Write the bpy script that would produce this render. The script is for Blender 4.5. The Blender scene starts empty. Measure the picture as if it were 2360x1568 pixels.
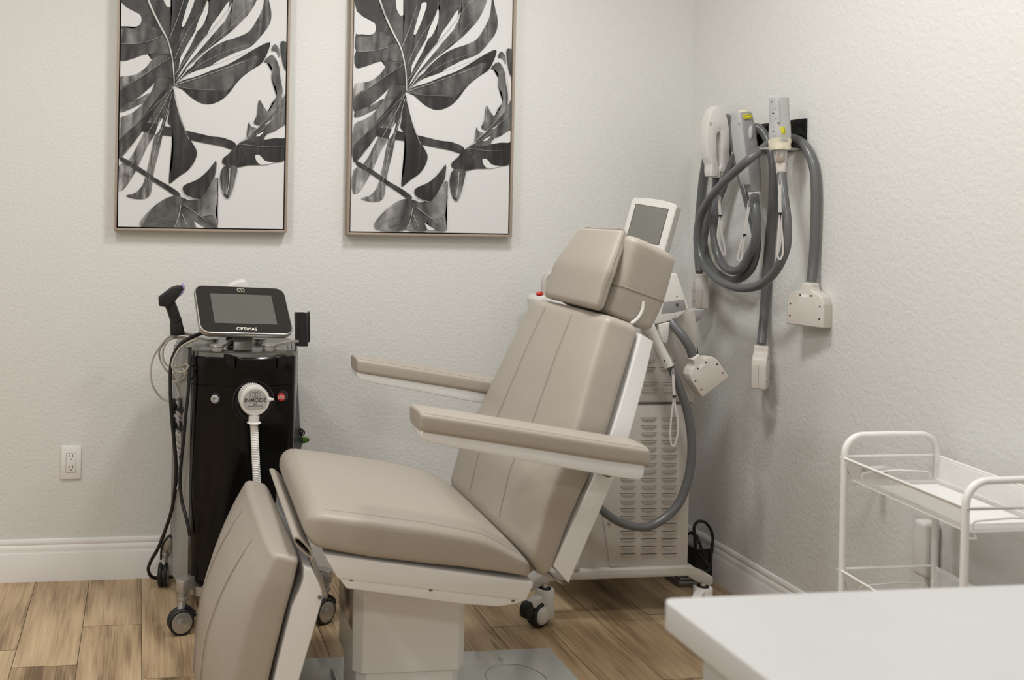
import bpy, bmesh, math, random
from mathutils import Vector, Matrix
random.seed(7)
V = Vector
COL = bpy.context.scene.collection
# ------------------------------------------------------------------ camera solve
F = 2200.0; CX = 619.15; CY = 497.057
YAW = 0.130676; ROLL = 0.017701; PIT = -0.0082702; H = 1.330935
YW = 3.435270; XW = 2.088694; PX0 = -0.353068; PW = 0.1850414
fw = V((math.sin(YAW)*math.cos(PIT), math.cos(YAW)*math.cos(PIT), math.sin(PIT)))
r0 = V((math.cos(YAW), -math.sin(YAW), 0)); u0 = r0.cross(fw)
rt = math.cos(ROLL)*r0 + math.sin(ROLL)*u0
up = -math.sin(ROLL)*r0 + math.cos(ROLL)*u0
CAM = V((0, 0, H))

def W(px, py, Y=None, X=None, Z=None):
    """the point of the room seen at a photo position, on a real plane of the room"""
    d = fw + rt*((px-CX)/F) - up*((py-CY)/F)
    if Y is not None: t = Y/d.y
    elif X is not None: t = X/d.x
    else: t = (Z-H)/d.z
    return CAM + d*t

# ------------------------------------------------------------------ materials
def mat(name, col, rough=0.5, metal=0.0, bump=None, coat=0.0, trans=0.0, ior=1.45, spec=0.5, emit=None, var=None):
    m = bpy.data.materials.new(name); m.use_nodes = True
    nt = m.node_tree; b = nt.nodes['Principled BSDF']
    b.inputs['Base Color'].default_value = (*col, 1)
    b.inputs['Roughness'].default_value = rough
    b.inputs['Metallic'].default_value = metal
    b.inputs['Coat Weight'].default_value = coat
    b.inputs['Coat Roughness'].default_value = 0.05
    b.inputs['Transmission Weight'].default_value = trans
    b.inputs['IOR'].default_value = ior
    b.inputs['Specular IOR Level'].default_value = spec
    if emit:
        b.inputs['Emission Color'].default_value = (*emit[0], 1); b.inputs['Emission Strength'].default_value = emit[1]
    tc = nt.nodes.new('ShaderNodeTexCoord')
    if bump:
        prev = None
        for (scale, strength, dist) in bump:
            n = nt.nodes.new('ShaderNodeTexNoise'); n.inputs['Scale'].default_value = scale; n.inputs['Detail'].default_value = 3
            nt.links.new(tc.outputs['Object'], n.inputs['Vector'])
            bp = nt.nodes.new('ShaderNodeBump'); bp.inputs['Strength'].default_value = strength; bp.inputs['Distance'].default_value = dist
            nt.links.new(n.outputs['Fac'], bp.inputs['Height'])
            if prev: nt.links.new(prev.outputs['Normal'], bp.inputs['Normal'])
            prev = bp
        nt.links.new(prev.outputs['Normal'], b.inputs['Normal'])
    sc, amt = var if var else (9.0, 0.03)
    n = nt.nodes.new('ShaderNodeTexNoise'); n.inputs['Scale'].default_value = sc; n.inputs['Detail'].default_value = 2
    nt.links.new(tc.outputs['Object'], n.inputs['Vector'])
    mr = nt.nodes.new('ShaderNodeMapRange'); mr.inputs['To Min'].default_value = 1-amt; mr.inputs['To Max'].default_value = 1+amt
    nt.links.new(n.outputs['Fac'], mr.inputs['Value'])
    mx = nt.nodes.new('ShaderNodeVectorMath'); mx.operation = 'SCALE'
    mx.inputs[0].default_value = col
    nt.links.new(mr.outputs['Result'], mx.inputs['Scale']); nt.links.new(mx.outputs['Vector'], b.inputs['Base Color'])
    return m

M = {}
M['wall'] = mat('wall_paint', (0.70, 0.70, 0.674), 0.65, bump=[(85, 0.42, 0.0045), (230, 0.2, 0.0015)], var=(3, 0.012))
M['ceil'] = mat('ceiling_paint', (0.8, 0.79, 0.76), 0.9)
M['trim'] = mat('trim_paint', (0.80, 0.785, 0.765), 0.35)
M['leather'] = mat('taupe_vinyl', (0.395, 0.35, 0.30), 0.42, bump=[(14, 0.16, 0.010), (620, 0.12, 0.0008)], var=(6, 0.03))
M['leatherd'] = mat('taupe_shaded_seam', (0.31, 0.27, 0.225), 0.45)  # darker vinyl for seams and piping, the seam shadow put into the colour
M['thread'] = mat('stitch_thread', (0.30, 0.26, 0.21), 0.7)
M['white'] = mat('white_enamel', (0.77, 0.765, 0.755), 0.28, coat=0.3)
M['whitem'] = mat('white_board', (0.80, 0.80, 0.80), 0.3)
M['cart'] = mat('white_powder_coat', (0.82, 0.81, 0.79), 0.4)
M['greyplate'] = mat('pale_grey_plate', (0.66, 0.68, 0.655), 0.22, coat=0.4)
M['mirror'] = mat('polished_grey_side', (0.42, 0.41, 0.40), 0.12, metal=0.7)
M['black'] = mat('gloss_black', (0.004, 0.004, 0.004), 0.13, coat=0.0, spec=0.30)
M['blackm'] = mat('matt_black', (0.012, 0.012, 0.013), 0.42)
M['rubber'] = mat('black_rubber', (0.012, 0.012, 0.012), 0.5)
M['silver'] = mat('silver_metal', (0.46, 0.455, 0.44), 0.32, metal=0.75)
M['silverside'] = mat('silver_side_shell', (0.30, 0.30, 0.285), 0.4, metal=0.3)
M['steel'] = mat('dark_steel', (0.22, 0.215, 0.20), 0.3, metal=0.9)
M['chrome'] = mat('chrome', (0.7, 0.7, 0.7), 0.12, metal=1)
M['hose'] = mat('grey_hose', (0.12, 0.123, 0.125), 0.28)
M['cream'] = mat('cream_plastic', (0.62, 0.575, 0.53), 0.42)
M['creamw'] = mat('ivory_plastic', (0.68, 0.66, 0.63), 0.4)
M['beige'] = mat('laser_shell', (0.50, 0.465, 0.43), 0.42)
M['greyp'] = mat('grey_plastic', (0.27, 0.265, 0.27), 0.4)
M['greyl'] = mat('light_grey_plastic', (0.46, 0.455, 0.455), 0.4)
M['screen'] = mat('dark_glass', (0.012, 0.012, 0.012), 0.03, coat=1.0)
M['lcd'] = mat('lcd_grey', (0.11, 0.11, 0.10), 0.08, coat=1.0)
M['lcd2'] = mat('lcd_olive', (0.19, 0.19, 0.165), 0.3)
M['slot'] = mat('dark_slot', (0.05, 0.045, 0.04), 0.8)
M['dark'] = mat('dark_hole', (0.02, 0.018, 0.016), 0.8)
M['red'] = mat('red_plastic', (0.50, 0.02, 0.015), 0.35)
M['yellow'] = mat('yellow_label', (0.75, 0.68, 0.05), 0.5)
M['frame'] = mat('taupe_wood_frame', (0.36, 0.29, 0.235), 0.55, var=(40, 0.10))
M['tape'] = mat('masking_tape', (0.66, 0.61, 0.47), 0.7)
M['beigecable'] = mat('beige_cable', (0.40, 0.375, 0.32), 0.5)
M['lilac'] = mat('lilac_tip', (0.33, 0.26, 0.48), 0.15, coat=0.5)
M['green'] = mat('green_leaf', (0.06, 0.14, 0.02), 0.5)
M['acrylic'] = mat('frosted_acrylic', (0.75, 0.74, 0.72), 0.25, trans=0.55)
M['letter'] = mat('pale_gold_letter', (0.72, 0.68, 0.58), 0.3, metal=0.3)
M['labelg'] = mat('label_grey', (0.40, 0.385, 0.37), 0.45)
M['labels'] = mat('strap_webbing', (0.62, 0.59, 0.57), 0.6)
M['ink'] = mat('ink', (0.05, 0.05, 0.055), 0.5)
M['powdertop'] = mat('white_table_top', (0.56, 0.56, 0.558), 0.35)

def attr_mat(name, rough=0.6, wood=False):
    m = bpy.data.materials.new(name); m.use_nodes = True
    nt = m.node_tree; N = nt.nodes; L = nt.links; b = N['Principled BSDF']
    b.inputs['Roughness'].default_value = rough
    a = N.new('ShaderNodeAttribute'); a.attribute_name = 'Col'
    tc = N.new('ShaderNodeTexCoord')
    if not wood:
        n = N.new('ShaderNodeTexNoise'); n.inputs['Scale'].default_value = 16; n.inputs['Detail'].default_value = 5
        n.inputs['Distortion'].default_value = 1.2
        L.new(tc.outputs['Object'], n.inputs['Vector'])
        # mottle only the printed leaf, never the paper (alpha 1 = leaf)
        mr = N.new('ShaderNodeMapRange'); mr.inputs['From Min'].default_value = .25; mr.inputs['From Max'].default_value = .75
        mr.inputs['To Min'].default_value = 0.55; mr.inputs['To Max'].default_value = 1.6
        L.new(n.outputs['Fac'], mr.inputs['Value'])
        mm = N.new('ShaderNodeMix'); mm.data_type = 'FLOAT'; mm.inputs[2].default_value = 1.0
        L.new(a.outputs['Alpha'], mm.inputs[0]); L.new(mr.outputs['Result'], mm.inputs[3])
        vm = N.new('ShaderNodeVectorMath'); vm.operation = 'SCALE'
        L.new(a.outputs['Color'], vm.inputs[0]); L.new(mm.outputs[0], vm.inputs['Scale'])
        L.new(vm.outputs['Vector'], b.inputs['Base Color'])
        return m
    # wood: attribute r = tone, g = offset, b = cathedral amount
    sp = N.new('ShaderNodeSeparateColor'); L.new(a.outputs['Color'], sp.inputs[0])
    off = N.new('ShaderNodeVectorMath'); off.operation = 'SCALE'; off.inputs[0].default_value = (37.0, 91.0, 53.0)
    L.new(sp.outputs[1], off.inputs['Scale'])
    ad = N.new('ShaderNodeVectorMath'); ad.operation = 'ADD'
    L.new(tc.outputs['Object'], ad.inputs[0]); L.new(off.outputs['Vector'], ad.inputs[1])
    def mp(sx, sy):
        q = N.new('ShaderNodeMapping'); q.inputs['Scale'].default_value = (sx, sy, 1); L.new(ad.outputs['Vector'], q.inputs['Vector']); return q
    m1 = mp(5.5, 1.5)
    n1 = N.new('ShaderNodeTexNoise'); n1.inputs['Scale'].default_value = 1.0; n1.inputs['Detail'].default_value = 1.5
    L.new(m1.outputs['Vector'], n1.inputs['Vector'])
    mul = N.new('ShaderNodeMath'); mul.operation = 'MULTIPLY'; mul.inputs[1].default_value = 26
    L.new(n1.outputs['Fac'], mul.inputs[0])
    sn = N.new('ShaderNodeMath'); sn.operation = 'SINE'; L.new(mul.outputs[0], sn.inputs[0])
    m2 = mp(150, 5)
    n2 = N.new('ShaderNodeTexNoise'); n2.inputs['Scale'].default_value = 1.0; n2.inputs['Detail'].default_value = 4
    L.new(m2.outputs['Vector'], n2.inputs['Vector'])
    m3 = mp(14, 2.2)
    n3 = N.new('ShaderNodeTexNoise'); n3.inputs['Scale'].default_value = 1.0; n3.inputs['Detail'].default_value = 3
    L.new(m3.outputs['Vector'], n3.inputs['Vector'])
    m4 = mp(26, 5)
    n4 = N.new('ShaderNodeTexNoise'); n4.inputs['Scale'].default_value = 1.0; n4.inputs['Detail'].default_value = 2
    L.new(m4.outputs['Vector'], n4.inputs['Vector'])
    def lin(src, k, c=0.0):
        q = N.new('ShaderNodeMath'); q.operation = 'MULTIPLY_ADD'; q.inputs[1].default_value = k; q.inputs[2].default_value = c
        L.new(src, q.inputs[0]); return q.outputs[0]
    def add(x, y):
        q = N.new('ShaderNodeMath'); q.operation = 'ADD'; L.new(x, q.inputs[0]); L.new(y, q.inputs[1]); return q.outputs[0]
    f = add(lin(sn.outputs[0], 0.11), lin(n2.outputs['Fac'], 0.75, -0.375))
    f = add(f, lin(n3.outputs['Fac'], 1.0, -0.5))
    f = add(f, lin(sp.outputs[0], 0.55, 0.24))
    cr = N.new('ShaderNodeValToRGB'); e = cr.color_ramp.elements
    e[0].position = 0.12; e[0].color = (0.15, 0.092, 0.045, 1)
    e[1].position = 0.95; e[1].color = (0.66, 0.51, 0.315, 1)
    k = e.new(0.5); k.color = (0.45, 0.315, 0.185, 1)
    L.new(f, cr.inputs['Fac'])
    kr = N.new('ShaderNodeMapRange'); kr.inputs['From Min'].default_value = .70; kr.inputs['From Max'].default_value = .80
    kr.inputs['To Min'].default_value = 1.0; kr.inputs['To Max'].default_value = 0.35
    L.new(n4.outputs['Fac'], kr.inputs['Value'])
    vm = N.new('ShaderNodeVectorMath'); vm.operation = 'SCALE'
    L.new(cr.outputs['Color'], vm.inputs[0]); L.new(kr.outputs['Result'], vm.inputs['Scale'])
    L.new(vm.outputs['Vector'], b.inputs['Base Color'])
    bp = N.new('ShaderNodeBump'); bp.inputs['Strength'].default_value = 0.12; bp.inputs['Distance'].default_value = 0.002
    L.new(n2.outputs['Fac'], bp.inputs['Height']); L.new(bp.outputs['Normal'], b.inputs['Normal'])
    return m
M['wood'] = attr_mat('oak_planks', 0.42, True)
M['print'] = attr_mat('printed_leaves', 0.6)

# ------------------------------------------------------------------ mesh builder
class MB:
    def __init__(s): s.bm = bmesh.new(); s.mi = 0; s.cl = None
    def _mark(s, faces):
        for f in faces:
            f.material_index = s.mi; f.smooth = True
    def add(s, bm2, mx=None):
        if mx is not None: bmesh.ops.transform(bm2, matrix=mx, verts=bm2.verts)
        vm = {}
        for v in bm2.verts: vm[v] = s.bm.verts.new(v.co)
        fs = []
        for f in bm2.faces:
            try: fs.append(s.bm.faces.new([vm[v] for v in f.verts]))
            except ValueError: pass
        s._mark(fs); bm2.free(); return fs
    def box(s, c, size, bev=0.002, mx=None, seg=2):
        b = bmesh.new(); bmesh.ops.create_cube(b, size=1)
        for v in b.verts: v.co = V((v.co.x*size[0], v.co.y*size[1], v.co.z*size[2]))
        if bev > 0: bmesh.ops.bevel(b, geom=b.edges[:], offset=bev, segments=seg, affect='EDGES', profile=0.5)
        T = Matrix.Translation(c)
        s.add(b, T @ mx if mx is not None else T)
    def bb(s, lo, hi, bev=0.002, seg=2):
        lo = V(lo); hi = V(hi); s.box((lo+hi)/2, [abs(hi[i]-lo[i]) for i in range(3)], bev, seg=seg)
    def prism(s, pts, vec, bev=0.0, seg=3):
        """pts: planar 3-D outline, vec: extrusion"""
        b = bmesh.new(); vs = [b.verts.new(V(p)) for p in pts]
        f = b.faces.new(vs); r = bmesh.ops.extrude_face_region(b, geom=[f])
        bmesh.ops.translate(b, vec=V(vec), verts=[g for g in r['geom'] if isinstance(g, bmesh.types.BMVert)])
        bmesh.ops.recalc_face_normals(b, faces=b.faces[:])
        if bev > 0: bmesh.ops.bevel(b, geom=b.edges[:], offset=bev, segments=seg, affect='EDGES', profile=0.5, clamp_overlap=True)
        s.add(b)
    def rings(s, rings, cap=True, closed=False):
        rv = [[s.bm.verts.new(p) for p in ring] for ring in rings]
        n = len(rv[0]); fs = []
        R = range(len(rv) if closed else len(rv)-1)
        for i in R:
            a, b = rv[i], rv[(i+1) % len(rv)]
            for j in range(n):
                k = (j+1) % n
                fs.append(s.bm.faces.new([a[j], a[k], b[k], b[j]]))
        if cap and not closed:
            fs.append(s.bm.faces.new(rv[0][::-1])); fs.append(s.bm.faces.new(rv[-1]))
        s._mark(fs); return rv
    def tube(s, pts, r, n=12, sub=6, closed=False, cap=True, flat=None):
        P = spline([V(p) for p in pts], sub, closed) if sub > 1 else [V(p) for p in pts]
        m = len(P); T = []
        for i in range(m):
            a = P[(i-1) % m] if (closed or i > 0) else P[0]
            b = P[(i+1) % m] if (closed or i < m-1) else P[-1]
            T.append((b-a).normalized())
        nrm = T[0].orthogonal().normalized(); rg = []
        for i in range(m):
            nrm = (nrm - T[i]*nrm.dot(T[i])).normalized(); bi = T[i].cross(nrm)
            rr = r(i/(m-1)) if callable(r) else r
            rg.append([P[i] + (nrm*math.cos(2*math.pi*k/n) + bi*math.sin(2*math.pi*k/n))*rr for k in range(n)])
        s.rings(rg, cap=cap, closed=closed); return P
    def cyl(s, a, b, r, r2=None, n=28, bev=0.0):
        a = V(a); b = V(b); r2 = r if r2 is None else r2
        d = (b-a); L = d.length; d.normalize(); x = d.orthogonal().normalized(); y = d.cross(x)
        prof = [(0, r), (L, r2)]
        if bev > 0: prof = [(0, r-bev), (bev*.3, r-bev*.3), (bev, r), (L-bev, r2), (L-bev*.3, r2-bev*.3), (L, r2-bev)]
        s.rings([[a+d*t+(x*math.cos(2*math.pi*k/n)+y*math.sin(2*math.pi*k/n))*q for k in range(n)] for t, q in prof])
    def lathe(s, c, axis, prof, n=32):
        c = V(c); d = V(axis).normalized(); x = d.orthogonal().normalized(); y = d.cross(x)
        s.rings([[c+d*t+(x*math.cos(2*math.pi*k/n)+y*math.sin(2*math.pi*k/n))*max(q, 1e-5) for k in range(n)] for q, t in prof])
    def sphere(s, c, r, sc=(1, 1, 1), n=16):
        b = bmesh.new(); bmesh.ops.create_uvsphere(b, u_segments=n*2, v_segments=n, radius=r)
        s.add(b, Matrix.Translation(c) @ Matrix.Diagonal((*sc, 1)))
    def quad(s, pts):
        f = s.bm.faces.new([s.bm.verts.new(V(p)) for p in pts]); s._mark([f]); f.smooth = False; return f
    def build(s, name, mats, parent=None, kind=None, shear=None):
        if shear:
            for v in s.bm.verts: v.co.x += (v.co.y-shear[0])*shear[1]
        bmesh.ops.recalc_face_normals(s.bm, faces=s.bm.faces[:])
        me = bpy.data.meshes.new(name); s.bm.to_mesh(me); s.bm.free()
        for m_ in (mats if isinstance(mats, (list, tuple)) else [mats]): me.materials.append(M[m_])
        try: me.set_sharp_from_angle(angle=math.radians(38))
        except Exception: pass
        o = bpy.data.objects.new(name, me); COL.objects.link(o)
        if parent: adopt(o, parent)
        if kind: o['kind'] = kind
        return o

def adopt(o, parent):
    o.parent = parent
    m = Matrix.Identity(4); p = parent
    o.matrix_parent_inverse = wmat(parent).inverted()
def wmat(o):
    m = Matrix.LocRotScale(o.location, o.rotation_euler, o.scale)
    if o.parent: return wmat(o.parent) @ o.matrix_parent_inverse @ m
    return m
def spline(P, sub, closed=False):
    out = []; n = len(P)
    for i in range(n if closed else n-1):
        p0 = P[(i-1) % n] if (closed or i > 0) else P[0]*2-P[1]
        p1 = P[i]; p2 = P[(i+1) % n]
        p3 = P[(i+2) % n] if (closed or i+2 < n) else P[-1]*2-P[-2]
        # centripetal catmull-rom keeps uneven points free of kinks
        def tj(t, a, b): return t+max((b-a).length, 1e-6)**0.5
        t0 = 0; t1 = tj(t0, p0, p1); t2 = tj(t1, p1, p2); t3 = tj(t2, p2, p3)
        for k in range(sub):
            t = t1+(t2-t1)*k/sub
            A1 = p0*((t1-t)/(t1-t0))+p1*((t-t0)/(t1-t0)); A2 = p1*((t2-t)/(t2-t1))+p2*((t-t1)/(t2-t1)); A3 = p2*((t3-t)/(t3-t2))+p3*((t-t2)/(t3-t2))
            B1 = A1*((t2-t)/(t2-t0))+A2*((t-t0)/(t2-t0)); B2 = A2*((t3-t)/(t3-t1))+A3*((t-t1)/(t3-t1))
            out.append(B1*((t2-t)/(t2-t1))+B2*((t-t1)/(t2-t1)))
    if not closed: out.append(P[-1])
    return out
def thing(name, label, cat, loc=(0, 0, 0), group=None):
    o = bpy.data.objects.new(name, None); COL.objects.link(o); o.location = loc; o.empty_display_size = 0.05
    o['label'] = label; o['category'] = cat
    if group: o['group'] = group
    return o
def tag(o, label, cat, group=None):
    o['label'] = label; o['category'] = cat
    if group: o['group'] = group
    return o
def text(s, size, origin, xdir, ydir, matname, name, parent, depth=0.0004, align='CENTER', label=None, bold=0.012):
    c = bpy.data.curves.new(name, 'FONT'); c.body = s; c.size = size; c.extrude = depth; c.offset = size*bold; c.align_x = align; c.align_y = 'CENTER'
    t = bpy.data.objects.new(name, c)
    me = bpy.data.meshes.new_from_object(t); bpy.data.objects.remove(t); bpy.data.curves.remove(c)
    x = V(xdir).normalized(); y = V(ydir).normalized(); z = x.cross(y)
    mx = Matrix((x, y, z)).transposed().to_4x4(); mx.translation = V(origin)
    me.transform(mx); me.materials.clear(); me.materials.append(M[matname])
    o = bpy.data.objects.new(name, me); COL.objects.link(o)
    if parent: adopt(o, parent)
    if label: o['label'] = label
    return o
# lofted cushion: sections (centre, half-width vector, half-thickness vector)
def ringpts(c, a, b, n=4.5, N=56, cr=0.0):
    out = []
    for k in range(N):
        t = 2*math.pi*(k+0.5)/N; ct = math.cos(t); st = math.sin(t)
        u_ = abs(ct)**(2/n)
        out.append(c + a*math.copysign(u_, ct) + b*math.copysign(abs(st)**(2/n), st)*((1+cr*(1-u_*u_)) if st > 0 else 1))
    return out
def resample(secs, sub):
    cs = spline([s[0] for s in secs], sub); as_ = spline([s[1] for s in secs], sub) if False else None
    out = []
    for i in range(len(secs)-1):
        for k in range(sub):
            t = k/sub
            out.append((cs[i*sub+k], secs[i][1].lerp(secs[i+1][1], t), secs[i][2].lerp(secs[i+1][2], t)))
    out.append((cs[-1], secs[-1][1], secs[-1][2])); return out
def loft(mb, secs, r0=0.02, r1=0.02, n=4.5, sub=5, N=56, cr=0.0):
    S = resample([(V(c), V(a), V(b)) for c, a, b in secs], sub)
    crf = cr if callable(cr) else (lambda t: cr)
    m_ = len(S)
    d0 = (S[0][0]-S[1][0]).normalized(); d1 = (S[-1][0]-S[-2][0]).normalized()
    rings = []
    def shr(v, r):
        L = v.length; return v*max((L-r)/L, 0.02)
    for k in range(6):   # start cap
        al = math.pi/2*k/6; off = r0*math.sin(al); sh = r0*(1-math.sin(al))
        c, a, b = S[0]
        rings.append(ringpts(c+d0*(r0*math.cos(al)), shr(a, r0*(1-math.sin(al))), shr(b, r0*(1-math.sin(al))), n, N, crf(0)))
    rings += [ringpts(c, a, b, n, N, crf(i/(m_-1))) for i, (c, a, b) in enumerate(S)]
    for k in range(5, -1, -1):
        al = math.pi/2*k/6; c, a, b = S[-1]
        rings.append(ringpts(c+d1*(r1*math.cos(al)), shr(a, r1*(1-math.sin(al))), shr(b, r1*(1-math.sin(al))), n, N, crf(1)))
    # close caps with shrinking rings for clean shading
    for end in (0, 1):
        c = sum(rings[0 if end == 0 else -1], V())/N; src = rings[0 if end == 0 else -1]
        extra = [[c+(p-c)*q for p in src] for q in (0.66, 0.33, 0.05)]
        rings = (extra[::-1]+rings) if end == 0 else (rings+extra)
    mb.rings(rings); return S
def seamline(S, su, sv, n=4.5, k=0.985, ang=0.25):
    """points along a loft near corner (su,sv in -1/1)"""
    out = []
    for c, a, b in S:
        t = math.pi*ang
        out.append(c+a*su*abs(math.cos(t))**(2/n)*k+b*sv*abs(math.sin(t))**(2/n)*k)
    return out

exec_parts = []
# ================================================================== ROOM
BX0, BY0, CZ = -2.6, -2.2, 2.74
# floor of separate plank faces, one mesh
def build_floor():
    mb = MB(); bm = mb.bm
    cl = bm.loops.layers.float_color.new('Col')
    def face(x0, x1, y0, y1, z, col, mi):
        f = bm.faces.new([bm.verts.new(p) for p in ((x0, y0, z), (x1, y0, z), (x1, y1, z), (x0, y1, z))])
        f.material_index = mi
        for l in f.loops: l[cl] = col
    rnd = random.Random(5)
    face(BX0, XW, BY0, YW, -0.0015, (0, 0, 0, 1), 1)
    known = {0: W(100, 1536.5, Z=0).y, 1: W(260, 1442, Z=0).y, 2: W(390, 1563, Z=0).y, 8: W(1200, 1444, Z=0).y, 5: 2.3, 10: W(1535, 1567, Z=0).y}
    k0 = int((BX0-PX0)/PW)-1; g = 0.0009
    L = 1.22
    for k in range(k0, 16):
        x0 = PX0+PW*k; x1 = x0+PW
        if x1 < BX0 or x0 > XW: continue
        ph = known.get(k, rnd.uniform(0, L))
        j = math.floor((BY0-ph)/L)
        while ph+j*L < YW:
            a = max(ph+j*L, BY0); b = min(ph+(j+1)*L, YW); j += 1
            if b-a < 0.01: continue
            face(max(x0+g, BX0), min(x1-g, XW), a+g, b-g, 0.0, (rnd.uniform(0.22, 0.75), rnd.random(), rnd.random(), 1), 0)
    return mb.build('floor', ['wood', 'dark'], kind='structure')
build_floor()
def wallbox(name, lo, hi, m='wall'):
    mb = MB(); mb.bb(lo, hi, 0); return mb.build(name, m, kind='structure')
wallbox('wall_back', (BX0-.1, YW, -0.05), (XW+.1, YW+.1, CZ))
wallbox('wall_right', (XW, BY0, -0.05), (XW+.1, YW, CZ))
wallbox('wall_left', (BX0-.1, BY0, -0.05), (BX0, YW, CZ))
wallbox('wall_front', (BX0-.1, BY0-.1, -0.05), (XW+.1, BY0, CZ))
wallbox('ceiling', (BX0-.1, BY0-.1, CZ), (XW+.1, YW+.1, CZ+.1), 'ceil')
bbp = [(0, 0), (0.015, 0), (0.015, 0.098), (0.0135, 0.101), (0.012, 0.104), (0.0125, 0.112), (0.0105, 0.122), (0.007, 0.1265), (0.0085, 0.131), (0.008, 0.139), (0.005, 0.1455), (0, 0.147)]
mb = MB(); mb.prism([(BX0, YW-d, z) for d, z in bbp], (XW-BX0, 0, 0)); mb.build('baseboard_back', 'trim', kind='structure')
mb = MB(); mb.prism([(XW-d, YW-0.015, z) for d, z in bbp], (0, BY0-YW+.015, 0)); mb.build('baseboard_right', 'trim', kind='structure')

# wall outlet
def outlet():
    c = W(164, 1066, Y=YW); t = thing('wall_outlet', 'white double power outlet low on the wall left of the black machine', 'outlet', (c.x, YW, c.z))
    mb = MB(); mb.box((c.x, YW-.0035, c.z), (.070, .007, .118), .003); mb.build('cover_plate', 'trim', t)
    mb = MB(); mb.box((c.x, YW-.0075, c.z), (.034, .003, .067), .001); o = mb.build('socket_insert', 'trim', t)
    mb = MB()
    mb.box((c.x, YW-.0068, c.z), (.0355, .0025, .0685), .0005); mb.build('insert_gap', 'slot', t)
    for dz in (0.0195, -0.0195):
        for dx in (-.0063, .0063): mb = MB(); mb.box((c.x+dx, YW-.0091, c.z+dz+.006), (.0022, .0006, .008), 0); mb.build('blade_slot', 'dark', o)
        mb = MB(); mb.cyl((c.x, YW-.0088, c.z+dz-.006), (c.x, YW-.0095, c.z+dz-.006), .0027, n=14); mb.build('earth_hole', 'dark', o)
    for dz in (.048, -.048): mb = MB(); mb.cyl((c.x, YW-.0068, c.z+dz), (c.x, YW-.008, c.z+dz), .003, n=14); mb.build('cover_screw', 'trim', t)
outlet()
# ================================================================== PICTURES
ART_Y = YW-0.030
def A(p): return W(240+p[0]/2.8, p[1]/2.8, Y=ART_Y)
D, K, G, Lg, Pa, Wt = 0.022, 0.045, 0.085, 0.22, 0.66, 0.66
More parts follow.
